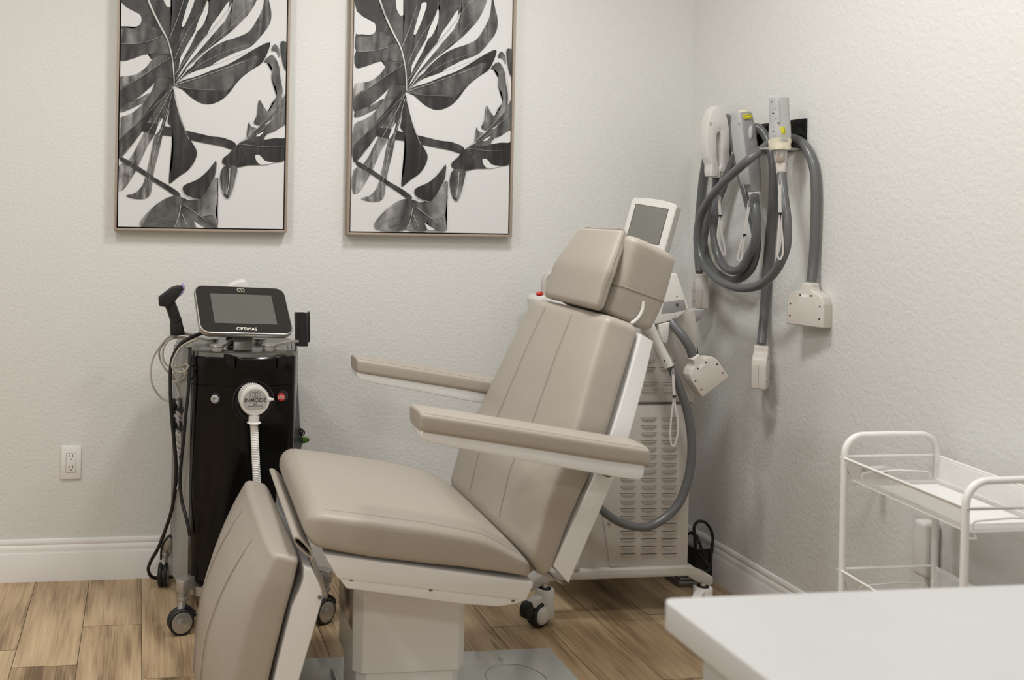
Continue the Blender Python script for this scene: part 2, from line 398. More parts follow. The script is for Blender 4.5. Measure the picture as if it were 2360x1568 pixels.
# (outline in picture pixels, tone at first point, tone at far end, closed-smooth)
LEAF = [
 ('body', [(108,-260),(560,-260),(590,0),(545,120),(490,300),(480,480),(458,552),(440,560),(380,570),(330,500),(290,350),(250,355),(180,380),(105,392),(105,275),(105,165),(150,172),(200,174),(232,160),(240,125),(225,95),(180,75),(140,50),(108,12)], D, G),
 ('gap1', [(386,-120),(440,-120),(442,0),(438,30),(425,44),(408,44),(396,25),(384,0)], Wt, Wt),
 ('R6', [(440,-120),(560,-120),(548,0),(505,150),(460,300),(430,260),(425,200),(440,60)], K, G),
 ('R5', [(455,430),(470,330),(500,200),(560,80),(590,-120),(690,-120),(670,40),(600,180),(530,300)], G, D),
 ('R4', [(455,520),(500,400),(560,290),(600,205),(655,120),(680,0),(690,-120),(880,-120),(800,60),(720,160),(650,240),(560,360)], K, G),
 ('gap4', [(590,204),(615,120),(640,70),(670,0),(672,60),(660,110),(625,180)], Wt, Wt),
 ('gap5', [(502,172),(520,90),(548,0),(560,-40),(590,-40),(560,70),(530,140),(512,172)], Wt, Wt),
 ('R3', [(458,540),(520,440),(620,320),(700,225),(780,130),(830,20),(850,-120),(1010,-120),(985,0),(925,100),(905,120),(835,190),(735,270),(640,340),(540,440)], D, Lg),
 ('gap3', [(662,240),(690,170),(740,100),(806,8),(800,60),(782,130),(730,185),(690,222)], Wt, Wt),
 ('R2', [(462,545),(560,430),(650,345),(705,303),(780,265),(860,240),(935,203),(985,130),(1020,60),(1032,0),(1040,-80),(1062,0),(1078,80),(1070,150),(1015,230),(960,290),(930,310),(820,350),(700,420),(560,470),(500,510)], D, Lg*.7),
 ('R1', [(455,552),(500,522),(600,492),(700,452),(800,415),(890,365),(960,322),(1070,274),(1052,345),(1015,410),(960,446),(900,490),(860,530),(815,590),(765,640),(700,670),(650,673),(600,655),(550,620),(505,580)], K, D),
 ('R1b', [(455,552),(600,500),(750,452),(880,395),(1000,360),(960,440),(900,485),(850,530),(790,585),(700,585),(600,575)], G, G),
 ('gapR', [(700,418),(740,392),(820,355),(900,325),(960,308),(900,345),(820,378),(740,408)], Wt, Wt),
 ('gapr', [(526,455),(545,425),(590,398),(570,428)], Wt, Wt),
 ('L2', [(105,280),(230,270),(380,232),(430,345),(330,345),(250,355),(180,380),(105,392)], D, Lg*.6),
 ('L2t', [(106,190),(200,182),(240,150),(300,165),(378,228),(300,262),(220,278),(106,280)], Lg*.9, G),
 ('gap0', [(100,16),(150,52),(195,76),(232,98),(241,125),(231,160),(200,173),(150,170),(100,164)], Wt, Wt),
 ('L3', [(98,500),(150,492),(210,478),(270,435),(325,372),(425,370),(450,480),(350,505),(300,545),(200,600),(98,640)], Lg*1.6, K),
 ('L3d', [(430,372),(330,435),(220,510),(96,585),(96,690),(205,640),(300,560),(362,503),(450,500)], K, G),
 ('L4', [(96,690),(150,668),(215,640),(300,600),(285,640),(200,688),(96,725)], G, Lg),
 ('L6', [(94,770),(170,735),(240,680),(300,600),(350,505),(450,540),(380,640),(300,740),(240,850),(170,950),(92,1025)], Lg*1.5, K),
 ('L6d', [(420,540),(340,640),(250,750),(150,850),(92,910),(92,1025),(150,965),(230,870),(300,760),(400,620)], D, G),
 ('L7', [(440,560),(410,640),(352,780),(330,860),(280,940),(225,1060),(170,1160),(120,1225),(88,1230),(90,1075),(160,1030),(220,930),(270,830),(310,740),(352,680),(400,600)], K, Lg*1.4),
 ('stem1', [(250,795),(440,825),(560,850),(690,880),(760,888),(850,928),(838,965),(760,945),(640,922),(560,905),(440,880),(245,845)], D, K),
 ('L8', [(445,565),(425,680),(388,820),(355,970),(322,1100),(308,1200),(300,1248),(278,1275),(220,1285),(140,1264),(200,1245),(245,1200),(272,1120),(300,1000),(320,900),(352,800),(370,740),(400,640)], K, Lg),
 ('gap8', [(330,870),(352,800),(378,762),(362,830)], Wt, Wt),
 ('L9', [(444,570),(470,680),(520,830),(562,912),(597,975),(588,1030),(545,1095),(480,1140),(418,1186),(440,1060),(446,900),(432,820),(410,790),(414,760),(425,690)], K, D),
 ('stem2', [(108,1015),(180,1050),(260,1100),(330,1150),(420,1200),(492,1256),(480,1275),(400,1225),(310,1168),(220,1108),(104,1035)], K, K),
 ('P', [(846,945),(872,930),(1000,902),(1025,905),(1070,896),(1168,888),(1166,1030),(1128,1046),(1040,1040),(1000,1002),(975,1004),(982,1040),(1008,1062),(930,1066),(860,1080),(800,1074),(762,1052),(765,1026),(800,995)], K, D),
 ('gapP', [(975,1003),(1000,1001),(1040,1040),(1095,1049),(1040,1063),(1008,1063),(983,1040)], Wt, Wt),
 ('Q', [(860,930),(920,900),(970,850),(1060,760),(1110,690),(1140,600),(1150,640),(1172,600),(1172,700),(1168,800),(1100,845),(1040,870),(1030,905),(930,915)], G, Lg*.7),
 ('Q2', [(1030,400),(1082,356),(1122,410),(1135,500),(1150,600),(1128,680),(1080,740),(1000,815),(1100,655),(1066,682),(1112,620),(1105,560),(1080,515),(1082,440),(1060,408)], G, Lg),
 ('Q3', [(1000,645),(1030,690),(1060,740),(1010,806),(966,795),(985,745)], Lg, G),
 ('Q4', [(935,785),(945,815),(984,830),(920,890),(925,830)], G, Lg*1.6),
 ('Q5', [(1078,325),(1100,286),(1130,318),(1132,372),(1108,330)], G, Lg),
 ('Q6', [(1140,270),(1180,276),(1177,466),(1155,420),(1142,350)], G, D),
 ('B2', [(245,1467),(230,1440),(258,1395),(330,1325),(400,1280),(440,1268),(495,1272),(545,1298),(505,1320),(490,1370),(460,1467)], Lg*1.5, G),
 ('B1', [(500,1300),(545,1290),(615,1285),(650,1220),(690,1165),(735,1148),(728,1200),(736,1260),(726,1310),(720,1385),(730,1472),(640,1472),(582,1432),(600,1472),(455,1470),(490,1370)], G, Lg*1.2),
 ('B1d', [(500,1325),(560,1350),(630,1400),(700,1390),(728,1472),(630,1472),(582,1432),(600,1472),(500,1470)], K, Lg*.8),
 ('gapB', [(580,1430),(612,1450),(648,1474),(600,1474),(588,1450)], Wt, Wt),
 ('B0', [(508,1205),(600,1160),(655,1115),(695,1070),(722,1038),(715,1130),(690,1180),(640,1262),(612,1285),(560,1270),(520,1250)], D, K),
 ('C', [(772,1075),(855,1078),(846,1150),(822,1240),(797,1282),(768,1248),(752,1190),(748,1140)], K, Lg),
 ('C2', [(768,1255),(797,1262),(796,1282)], D, D),
]
GAPS2 = [[(1030,900),(1060,880),(1100,850),(1168,815),(1168,888),(1100,893)], [(975,880),(1030,850),(1000,880)], [(1035,805),(1085,768),(1100,745),(1060,795)]]
VEIN = [([(265,-60),(300,40),(360,165),(410,260),(440,380),(450,480),(452,550)], 13, .5), ([(378,232),(300,262),(220,280),(106,282)], 3, .3),
 ([(428,372),(330,435),(220,510),(98,585)], 3, .35), ([(420,250),(470,130),(520,-20)], 4, .28), ([(455,380),(540,200),(640,60),(680,-60)], 4, .25),
 ([(458,480),(580,320),(740,140),(880,-40)], 4, .28), ([(458,520),(600,370),(800,190),(920,60)], 4, .28), ([(458,545),(600,430),(760,345),(940,290)], 3, .25),
 ([(458,550),(600,505),(760,450),(930,390)], 4, .32), ([(460,556),(560,575),(650,580),(760,575)], 3, .22), ([(450,560),(370,640),(250,760),(96,900)], 3, .3),
 ([(445,560),(400,650),(300,830),(190,1040),(110,1180)], 4, .3), ([(440,600),(390,780),(330,960),(290,1150),(250,1260)], 4, .3), ([(448,600),(500,790),(548,905)], 4, .4),
 ([(495,1325),(480,1400),(455,1467)], 5, .45), ([(520,1325),(600,1380),(670,1430)], 4, .4), ([(500,1375),(540,1467)], 4, .4), ([(870,932),(920,1005)], 2, .2), ([(870,930),(1000,945),(1165,950)], 3, .2),
 ([(870,925),(1000,850),(1100,760),(1165,690)], 3, .3), ([(870,925),(960,850),(1090,720),(1150,600),(1135,420)], 3, .3), ([(810,1085),(805,1180),(790,1260)], 6, .45), ([(330,1455),(400,1430),(470,1425)], 3, .1), ([(250,1460),(310,1410),(380,1390),(430,1375)], 3, .1),
 ([(505,1250),(560,1275),(610,1287)], 4, .5)]
def art_mesh(parent, dx, dz, w, h, x0, z0):
    mb = MB(); bm = mb.bm; cl = bm.loops.layers.float_color.new('Col')
    off = V((dx, 0, dz)); y = ART_Y
    f = mb.quad([(x0, y, z0), (x0+w, y, z0), (x0+w, y, z0+h), (x0, y, z0+h)])
    for l in f.loops: l[cl] = (Pa, Pa, Pa*.995, 0)
    zz = 0.00012; lay = 0
    def clip(P):
        def cl_(pts, ax, v, sg):
            out = []
            for i in range(len(pts)):
                a, b = pts[i-1], pts[i]; ia = (a[ax]-v)*sg >= 0; ib = (b[ax]-v)*sg >= 0
                if ia != ib: out.append(a.lerp(b, (v-a[ax])/(b[ax]-a[ax])))
                if ib: out.append(b)
            return out
        for ax, v, sg in ((0, x0, 1), (0, x0+w, -1), (2, z0, 1), (2, z0+h, -1)):
            if P: P = cl_(P, ax, v, sg)
        return P
    rnd = random.Random(3)
    items = list(LEAF)
    for g in GAPS2: items.insert(len(items)-5, ('gap', g, Wt, Wt))
    for nm, pts, t0, t1 in items:
        P = [A(p)+off for p in pts]
        P = spline(P, 3, True)
        P = clip(P)
        if len(P) < 3: continue
        lay += 1
        vs = [bm.verts.new((p.x, y-zz*lay, p.z)) for p in P]
        try: f = bm.faces.new(vs)
        except ValueError: continue
        o = P[0]; mxd = max((p-o).length for p in P) or 1
        gap = nm.startswith('gap')
        for l in f.loops:
            q = (V((l.vert.co.x, o.y, l.vert.co.z))-V((o.x, o.y, o.z))).length/mxd
            t = t0+(t1-t0)*q
            if gap: l[cl] = (Pa, Pa, Pa*.995, 0)
            else:
                t *= rnd.choice((0.25, 0.5, 0.8, 1.15)); l[cl] = (t, t*.985, t*.955, 1)
        bmesh.ops.triangulate(bm, faces=[f])
    for pts, wd, t in VEIN:
        P = spline([A(p)+off for p in pts], 4); lay += 1; ww = wd/2.8/640/2
        for i in range(len(P)-1):
            a, b = P[i], P[i+1]; d = (b-a); n = V((-d.z, 0, d.x)).normalized()
            s0 = ww*(1-.6*i/len(P)); s1 = ww*(1-.6*(i+1)/len(P))
            c = clip([a+n*s0, a-n*s0, b-n*s1, b+n*s1])
            if len(c) < 3: continue
            f = bm.faces.new([bm.verts.new((p.x, y-zz*lay, p.z)) for p in c])
            for l in f.loops: l[cl] = (t, t*.98, t*.94, 1)
    return mb.build('leaf_print', 'print', parent)
def picture(x0, z0, w, label, dx, dz):
    h = 1.02; y0, y1 = YW-.001, YW-.037
    t = thing('framed_picture', label, 'picture', (x0+w/2, YW, z0), 'monstera leaf pictures hung on the back wall')
    fwid = 0.0085
    mb = MB()
    mb.bb((x0, y1, z0), (x0+fwid, y0, z0+h), .001); mb.bb((x0+w-fwid, y1, z0), (x0+w, y0, z0+h), .001)
    mb.bb((x0+fwid, y1, z0), (x0+w-fwid, y0, z0+fwid), .001); mb.bb((x0+fwid, y1, z0+h-fwid), (x0+w-fwid, y0, z0+h), .001)
    mb.build('picture_frame', 'frame', t)
    mb = MB(); mb.bb((x0+fwid, YW-.016, z0+fwid), (x0+w-fwid, y0, z0+h-fwid), 0); mb.build('backing_tray', 'dark', t)
    g = fwid+.0045
    mb = MB(); mb.bb((x0+g, ART_Y+.0004, z0+g), (x0+w-g, YW-.012, z0+h-g), .0005); mb.build('canvas', 'trim', t)
    art_mesh(t, dx, dz, w-2*g, h-2*g, x0+g, z0+g)
a = W(262.5, 531, Y=YW-.037); b = W(661, 535.5, Y=YW-.037)
picture(a.x, a.z, b.x-a.x, 'left framed black and white monstera leaf print, above the black machine', 0, 0)
n1 = W(402, 201, Y=ART_Y); n2 = W(937, 215, Y=ART_Y)
c = W(800, 541.5, Y=YW-.037); d = W(1180, 546, Y=YW-.037)
picture(c.x, c.z, d.x-c.x, 'right framed black and white monstera leaf print, nearer the corner', n2.x-n1.x, n2.z-n1.z)
# ================================================================== TREATMENT CHAIR
YN, YF, YC = 2.17, 2.79, 2.48
SH = (YN, 0.035)
chair = thing('treatment_chair', 'taupe vinyl reclining treatment chair with white frame, tilted back, in the middle', 'treatment chair', (0.69, YC, 0))
def part(mb, name, m, parent=chair, label=None):
    o = mb.build(name, m, parent, shear=SH)
    if label: o['label'] = label
    return o
def sec(pa, pb, y, hw, k=1.0):
    """cushion section from two near-side photo points (upper/front, lower/back)"""
    A_ = W(*pa, Y=y); B_ = W(*pb, Y=y)
    c = (A_+B_)/2; c.y = YC
    return (c, V((0, hw, 0)), (A_-B_)/2*k)
def piping(S, su, sv, name='piping', parent=None, n=4.5, r=0.0016, k=1.0, ang=.25, m='leatherd', t0=0, t1=None):
    mb = MB(); mb.tube(seamline(S, su, sv, n, k, ang)[t0:t1], r, n=8, sub=2); return part(mb, name, m, parent)
def endpiping(S, i, sv_list, n, r=0.0016, off=0.0, k=1.0):
    c, a, b = S[i]
    return [c+a*s_+b*t_ for s_, t_ in sv_list]
# seat
mb = MB()
S = loft(mb, [sec((752,1180),(745,1277),YN,.31), sec((860,1192),(850,1296),YN,.312), sec((1000,1212),(990,1312),YN,.312), sec((1120,1238),(1115,1326),YN,.31), sec((1205,1285),(1208,1337),YN,.305)], .045, .03, n=7, cr=.08)
seat = part(mb, 'seat', 'leather')
piping(S, -1, 1, parent=seat, n=7, ang=.25, name='seam'); piping(S, 1, 1, parent=seat, n=7, name='seam')
c, a, b = S[0]; mb = MB(); q = .25
k7 = abs(math.cos(math.pi*.25))**(2/7)
mb.tube([c+a*s_*k7+b*k7+V((-.012*(1-abs(s_)**6), 0, -.001)) for s_ in [-1, -.9, -.6, -.2, .2, .6, .9, 1]], .0016, n=8, sub=3); part(mb, 'seam', 'leatherd', seat)
# backrest
def bsec(f, b, y, far=0.0):
    c, a, t = sec(f, b, y, YC-y+far/2); c.y += far/2; return (c, a, t)
mb = MB()
S = loft(mb, [bsec((1228,1262),(1276,1318),2.172, .01), bsec((1262,1130),(1335,1170),2.176, .01), bsec((1298,1050),(1376,1078),2.19, .015), bsec((1326,965),(1410,990),2.205, .02), bsec((1358,850),(1442,880),2.235, .03), bsec((1391,744),(1474,775),2.268, .045)], .03, .024, n=9, sub=6, cr=.34)
back = mb.build('backrest', 'leather', chair)
piping(S, -1, 1, parent=back, n=8, name='seam', r=.002); piping(S, 1, 1, parent=back, n=8, name='seam', r=.002)
mb = MB()   # stitch line beside the near seam
P = seamline(S, -1, 1, 8, 1.0)
nrm = [(s[2]).normalized() for s in S]
for i in range(len(P)-1):
    for j in range(6):
        p = P[i].lerp(P[i+1], (j+.2)/6); q = P[i].lerp(P[i+1], (j+.62)/6)
        o = V((0, -.0012, 0))-nrm[i]*.008; mb.tube([p+o, q+o], .0007, n=5, sub=1)
part(mb, 'stitching', 'thread', back)
for su in (-.36, .36):   # channel seams down the front
    mb = MB(); mb.tube([c+a*su+b*(1+.34*(1-su*su))*.999 for c, a, b in S], .0008, n=8, sub=1); mb.build('channel_seam', 'leatherd', back)
# back shell (white board behind the cushion)
def shell(pts_l, pts_r, ys, name, m='white'):
    secs = []
    for l, r, y in zip(pts_l, pts_r, ys):
        secs.append(sec(l, r, y, YC-y))
    mb = MB(); loft(mb, secs, .002, .002, n=40, sub=3, N=64); return part(mb, name, m)
shell([(1276,1303),(1345,1150),(1378,1075),(1413,985),(1445,875),(1474,772)], [(1312,1344),(1388,1168),(1420,1090),(1453,996),(1480,892),(1503,790)], [2.175,2.18,2.192,2.207,2.237,2.262], 'back_frame')
mb = MB()  # hinge under the backrest
mb.prism([W(*p, Y=2.20) for p in ((1233,1300),(1300,1350),(1262,1332),(1236,1322))], (0, .5, 0), .002)
part(mb, 'hinge', 'mirror')
# headrest block
mb = MB()
S = loft(mb, [sec((1397,709),(1516,757),2.31,.165), sec((1416,655),(1540,700),2.31,.17), sec((1446,556),(1564,614),2.31,.17)], .015, .022, n=6, sub=5)
# make the ends follow the photo: rounded block
head = part(mb, 'headrest', 'leather')
c, a, b = S[5]
n_ = 6; ring = ringpts(c, a*1.002, b*1.004, n_, 40)
mb = MB(); mb.tube(ring, .0022, n=8, sub=1, closed=True); part(mb, 'cover_hem', 'leatherd', head)
c0, a0, b0 = S[0]; kk = 1.004
mb = MB(); pts = [W(*p, Y=2.3085) for p in ((1479,695),(1477,712),(1466,733),(1450,746))]
mb.tube(pts, .0042, n=8, sub=4); part(mb, 'elastic_strap', 'trim', head, 'white elastic strap')
# headrest pillow
mb = MB()
S = loft(mb, [sec((1364,696),(1398,710),2.305,.172), sec((1386,620),(1424,634),2.31,.17), sec((1410,556),(1442,568),2.34,.14), sec((1418,536),(1448,544),2.35,.13)], .016, .009, n=4.2, sub=6)
pil = part(mb, 'head_pillow', 'leather')
for sv in (-.35,):
    c, a, b = S[0]
    P = [q_[0]+q_[1]*-1.0+q_[2]*.1 for q_ in S]
    P2 = [q_[0]+q_[1]*1.0+q_[2]*.1 for q_ in S][::-1]
    d1 = (S[-1][0]-S[-2][0]).normalized()*.012
    mb = MB(); mb.tube(P+[S[-1][0]+S[-1][1]*s_+d1 for s_ in (-.93, -.5, 0, .5, .93)]+P2, .0024, n=8, sub=2); part(mb, 'piping', 'leatherd', pil)
# headrest mounting bars
mb = MB()
for y in (2.42, 2.54):
    mb = MB(); a = W(1470, 800, Y=2.31); b = W(1450, 720, Y=2.31); mb.cyl((a.x, y, a.z-.05), (b.x, y, b.z), .008); part(mb, 'headrest_bar', 'steel')
# legrest
mb = MB()
S = loft(mb, [sec((621,1290),(694,1305),YN,.305), sec((592,1345),(684,1350),YN,.31), sec((568,1400),(671,1398),YN,.31), sec((550,1455),(655,1460),YN,.31), sec((534,1520),(640,1520),YN,.31), sec((520,1590),(624,1590),YN,.31), sec((508,1680),(604,1680),YN,.305), sec((500,1760),(588,1760),YN,.29)], .014, .04, n=8, sub=5, cr=lambda t: .12+.75*min(1, t*1.6))
leg = mb.build('legrest', 'leather', chair)
piping(S, -1, 1, parent=leg, n=8, name='seam', r=.0018); piping(S, 1, 1, parent=leg, n=8, name='seam', r=.0018)
for su in (-.38, .38):
    mb = MB(); mb.tube([c+a*su+b*(.998+(.12+.75*min(1, (i+2)/(len(S)-1)*1.6))*(1-su*su)) for i, (c, a, b) in enumerate(S[2:])], .0014, n=8, sub=1); mb.build('channel_seam', 'leatherd', leg)
shell([(700,1309),(697,1345),(673,1398),(657,1460),(642,1520),(626,1590),(606,1680)], [(722,1318),(741,1362),(742,1388),(722,1460),(704,1520),(684,1590),(660,1680)], [YN+.004]*7, 'legrest_frame')
mb = MB(); p = W(737, 1378, Y=YN); mb.cyl((p.x, p.y-.0005, p.z), (p.x, p.y+.01, p.z), .004); part(mb, 'frame_bolt', 'steel')
# folded vinyl flap between seat and legrest
mb = MB()
outer = [(676,1241),(684,1238),(697,1246),(712,1262),(722,1279),(720,1290),(708,1282),(694,1270),(681,1256)]
inner = [(679,1244),(684,1242),(695,1250),(708,1264),(717,1279),(716,1284),(707,1277),(695,1266),(683,1253)]
O = spline([W(*p, Y=YN+.015) for p in outer], 3, True); I = spline([W(*p, Y=YN+.015) for p in inner], 3, True)
dy = V((0, .585, 0)); dm = V((-.004, 0, .006))
for i in range(len(O)):
    j = (i+1) % len(O)
    mb.quad([O[i], O[j], O[j]+dy, O[i]+dy]); mb.quad([I[j], I[i], I[i]+dy, I[j]+dy]); mb.quad([O[j], O[i], I[i], I[j]]); mb.quad([O[i]+dy, O[j]+dy, I[j]+dy, I[i]+dy])
for f in mb.bm.faces: f.smooth = True
bmesh.ops.remove_doubles(mb.bm, verts=mb.bm.verts[:], dist=1e-5)
part(mb, 'vinyl_flap', 'leather')
mb = MB(); mb.prism([W(*p, Y=YN+.03) for p in ((708,1276),(722,1284),(745,1340),(752,1372),(744,1376),(730,1340))], (0, .55, 0), .001); part(mb, 'legrest_hinge', 'mirror')
# seat frame
mb = MB(); mb.prism([W(*p, Y=YN+.01) for p in ((747,1279),(1229,1342),(1228,1352),(1211,1386),(778,1334))], (0, .60, 0), .0025); part(mb, 'seat_frame', 'white')
mb = MB(); mb.prism([W(*p, Y=YN+.012) for p in ((778,1330),(1211,1384),(1190,1392),(1147,1399),(1060,1392),(799,1357))], (0, .596, 0), .002); sf = part(mb, 'underframe', 'white')
for p in ((809,1337.5), (992,1360.5), (1182,1385.5)):
    q = W(*p, Y=YN+.012); mb = MB(); mb.box((q.x, q.y-.0006, q.z), (.0085, .002, .0045), .0004); part(mb, 'frame_bolt', 'steel')
# pedestal
yp = 2.36; xl = W(818, 1450, Y=yp).x; xr = W(1077, 1450, Y=yp).x; zb = W(950, 1549, Y=yp).z; ch = .022; dp = .215
def octo(xl, xr, y0, y1, z, ch): return [(xl+ch, y0, z), (xr-ch, y0, z), (xr, y0+ch, z), (xr, y1-ch, z), (xr-ch, y1, z), (xl+ch, y1, z), (xl, y1-ch, z), (xl, y0+ch, z)]
mb = MB(); mb.prism(octo(xl, xr, yp, yp+dp, zb, ch), (0, 0, .47-zb), .0015); mb.build('pedestal_sleeve', 'white', chair)
mb = MB(); mb.prism(octo(xl+.012, xr-.012, yp+.012, yp+dp-.012, .012, ch), (0, 0, zb+.05), .0015); mb.build('pedestal_column', 'white', chair)
mb = MB(); mb.bb((xl-.0015, yp+.025, zb+.10), (xl+.004, yp+dp-.02, .462), .001); mb.build('side_panel', 'mirror', chair)
# base plate
e = W(1266, 1493, Z=.014)
mb = MB(); mb.bb((.33, 2.19, 0.0), (e.x, e.y, .014), .002)
bp = mb.build('base_plate', 'greyplate', chair)
mb = MB(); q = W(1155, 1520, Z=.014); mb.cyl((q.x, q.y, .014), (q.x, q.y, .026), .0065, n=20, bev=.001); mb.cyl((q.x, q.y, .026), (q.x, q.y, .0262), .003); mb.build('levelling_peg', 'greyplate', bp)
mb = MB(); cc = W(1190, 1565, Z=.014); R_ = .085
mb.tube([(cc.x+R_*math.cos(t*.3142), cc.y+R_*math.sin(t*.3142), .0142) for t in range(20)], .0011, n=6, sub=2, closed=True); mb.build('round_cover_seam', 'mirror', bp)
mb = MB(); q = W(800, 1560, Z=.014); mb.bb((q.x-.045, q.y-.09, .014), (q.x-.033, q.y+.02, .03), .004); mb.build('foot_lever', 'mirror', bp)
# armrests
def arm(yo, name):
    mb = MB()
    Y0 = 2.05
    secs = []
    for (t, b) in (((984,951),(984,1003)), ((1100,969),(1100,1021)), ((1250,993),(1250,1044)), ((1400,1017),(1400,1068)), ((1497,1032),(1497,1080))):
        A_ = W(*t, Y=Y0); B_ = W(*b, Y=Y0); c = (A_+B_)/2; c.y = Y0+.055+yo
        secs.append((c, V((0, .055, 0)), (A_-B_)/2))
    S = loft(mb, secs, .010, .010, n=4.6, sub=5)
    pad = part(mb, 'armrest_pad', 'leather')
    for su in (-1, 1):
        m2 = MB(); m2.tube([c+a*su*.86+b*.84 for c, a, b in S], .0013, n=8, sub=1); part(m2, 'seam', 'leatherd', pad)
    mb = MB()
    pts = [W(*p, Y=Y0+.006)+V((0, yo, 0)) for p in ((976,992),(1060,1004),(1200,1025),(1350,1049),(1470,1070),(1490,1074),(1488,1092),(1484,1102),(1476,1107),(1440,1103),(1300,1078),(1150,1050),(1040,1030),(995,1020),(980,1014),(975,1006))]
    mb.prism(pts, (0, .098, 0), .0025); o = part(mb, 'armrest_support', 'white')
    a = W(1392, 1082, Y=2.18)
    mb = MB(); y1 = 2.155 if yo == 0 else 2.75
    mb.cyl((a.x, y1, a.z), (a.x, y1+.05, a.z), .014, bev=.002); part(mb, 'armrest_pivot', 'steel')
arm(0, 'near'); arm(.758, 'far')
# ================================================================== CASTER HELPER
def caster(root, c, r, w, ang, kind, stemtop, brake=True, hub='silver'):
    """twin castor: c = wheel centre, ang = rolling direction angle in plan, parts hang on root"""
    ax = V((-math.sin(ang), math.cos(ang), 0)); fd = V((math.cos(ang), math.sin(ang), 0)); c = V(c)
    mb = MB()
    hz = stemtop[2]
    body = 'blackm' if kind == 'black' else 'creamw'
    s = V(stemtop)
    if kind == 'black':
        mb.cyl(s, (s.x, s.y, s.z-.022), .013, bev=.001)
        mb.cyl((s.x, s.y, s.z-.016), (s.x, s.y, s.z-.03), .017, bev=.002)
        top = c+V((0, 0, r*.55))
        mb.tube([V((s.x, s.y, s.z-.026)), s.lerp(top, .6)+V((0, 0, -.01)), top, c+fd*r*.6+V((0, 0, r*.5))], .012, n=10, sub=4)
        mb.cyl(c-ax*w*.18, c+ax*w*.18, r*.72)
        fork = mb.build('caster', 'silver' if kind == 'black' else body, root)
    else:
        mb.cyl(s, (s.x, s.y, s.z-.014), .010); fork = mb.build('caster', 'chrome', root)
        mb = MB(); mb.lathe((s.x, s.y, s.z-.016), (0, 0, -1), [(0, .003), (.017, .003), (.019, 0), (.0285, 0), (.03, .002), (.0315, .086), (.029, .090), (0, .090)]); mb.build('caster_housing', body, fork)
        mb = MB(); mb.lathe((s.x, s.y, s.z-.0145), (0, 0, 1), [(0, 0), (.019, 0), (.019, .0006), (0, .0006)]); mb.build('bearing_ring', 'rubber', fork)
        mb = MB()
        # curved cover over the wheel
        pts = [(-1.2, .2), (-1.2, 1.3), (-.6, 1.5), (.2, 1.45), (.9, 1.3), (1.15, .95), (.8, .75), (.45, .45), (.2, -.1), (-.6, -.2)]
        P = spline([c+fd*a*r+V((0, 0, b*r)) for a, b in pts], 3, True)
        mb.prism([p-ax*w*.30 for p in P], ax*w*.60, .003); mb.build('wheel_cover', body, fork)
    for sgn in (-1, 1):
        mb = MB()
        o = ax*w*.22*sgn
        mb.lathe(c+o-ax*w*.2, ax, [(r*.6, 0), (r*.9, 0), (r*.97, w*.06), (r, w*.14), (r, w*.28), (r*.97, w*.34), (r*.9, w*.4), (r*.6, w*.4)], 40)
        wh = mb.build('wheel', 'rubber', fork)
        mb = MB()
        if kind == 'black':
            mb.lathe(c+o+ax*sgn*w*.19, ax*sgn, [(0, .0), (r*.8, 0), (r*.8, w*.02), (r*.74, w*.045), (r*.36, w*.055), (r*.35, w*.045), (r*.33, w*.06), (0, w*.062)], 40)
            mb.build('hub_cap', hub, fork)
        else:
            mb.lathe(c+o+ax*sgn*w*.16, ax*sgn, [(0, 0), (r*.72, 0), (r*.72, w*.06), (r*.6, w*.2), (r*.3, w*.27), (0, w*.285)], 40); mb.build('hub_cap', body, fork)
    if brake:
        mb = MB()
        if kind == 'black':
            for i in range(5):
                a = .35+i*.19; p = c+fd*r*1.12*math.cos(a)+V((0, 0, r*1.12*math.sin(a)))
                mb.tube([p-ax*w*.2, p+ax*w*.2], .006, n=8, sub=1)
            mb.tube([c+fd*r*.7+V((0, 0, r*.7)), c+fd*r*1.05+V((0, 0, r*.45))], .010, n=8, sub=1)
        else:
            P = [c+fd*a*r+V((0, 0, b*r)) for a, b in ((.95, .5), (1.15, 1.25), (1.3, 1.3), (1.75, .9), (1.8, .3), (1.55, -.05), (1.15, .05))]
            P = spline(P, 2, True); mb.prism([p-ax*w*.34 for p in P], ax*w*.68, .004)
        mb.build('brake_pedal', 'rubber', fork)
    return fork

# ================================================================== BLACK TOWER MACHINE
TY = 2.98
tw = thing('aesthetic_device_tower', 'black and silver upright treatment machine with tilted screen, on four black castors', 'medical device', (W(560, 1350, Y=TY).x, 3.14, 0))
zt = W(560, 822, Y=TY).z; zb = W(450, 1354, Y=TY).z
xl = W(437.5, 1100, Y=3.0).x; xr = W(683, 900, Y=3.0).x; xm = (xl+xr)/2
def plan(z, g=0.0, y1=3.30, bul=0.0):
    base = [(xl-g, 3.02-g*.5), (xl+.012, 2.992-g), (xl+.05, 2.972-g), (xm-.03, 2.955-g), (xm+.05, 2.955-g), (xr-.05, 2.972-g), (xr-.012, 2.992-g), (xr+g, 3.02-g*.5), (xr+.03+g+bul, 3.16), (xr+.02+g, y1), (xl-.03-g, y1), (xl-.042-g, 3.16)]
    return [V((x, y, z)) for x, y in base]
mb = MB()
R = []
for z, g in ((zb, -.03), (zb+.006, -.012), (zb+.02, 0), (zb+.3, 0), (zt-.09, 0)):
    R.append(spline(plan(z, g), 2, True))
# front shell: black
mb.rings(R); mb.build('body_shell', 'black', tw)
mb = MB(); mb.rings([spline(plan(z, g), 2, True) for z, g in ((zt-.0885, .0005), (zt-.06, .0005), (zt-.004, .0005), (zt, -.003))]); mb.build('top_collar', 'black', tw)
mb = MB(); mb.rings([spline(plan(z, g), 2, True) for z, g in ((zt, -.006), (zt+.012, -.008), (zt+.016, -.014))]); mb.build('top_deck', 'steel', tw)
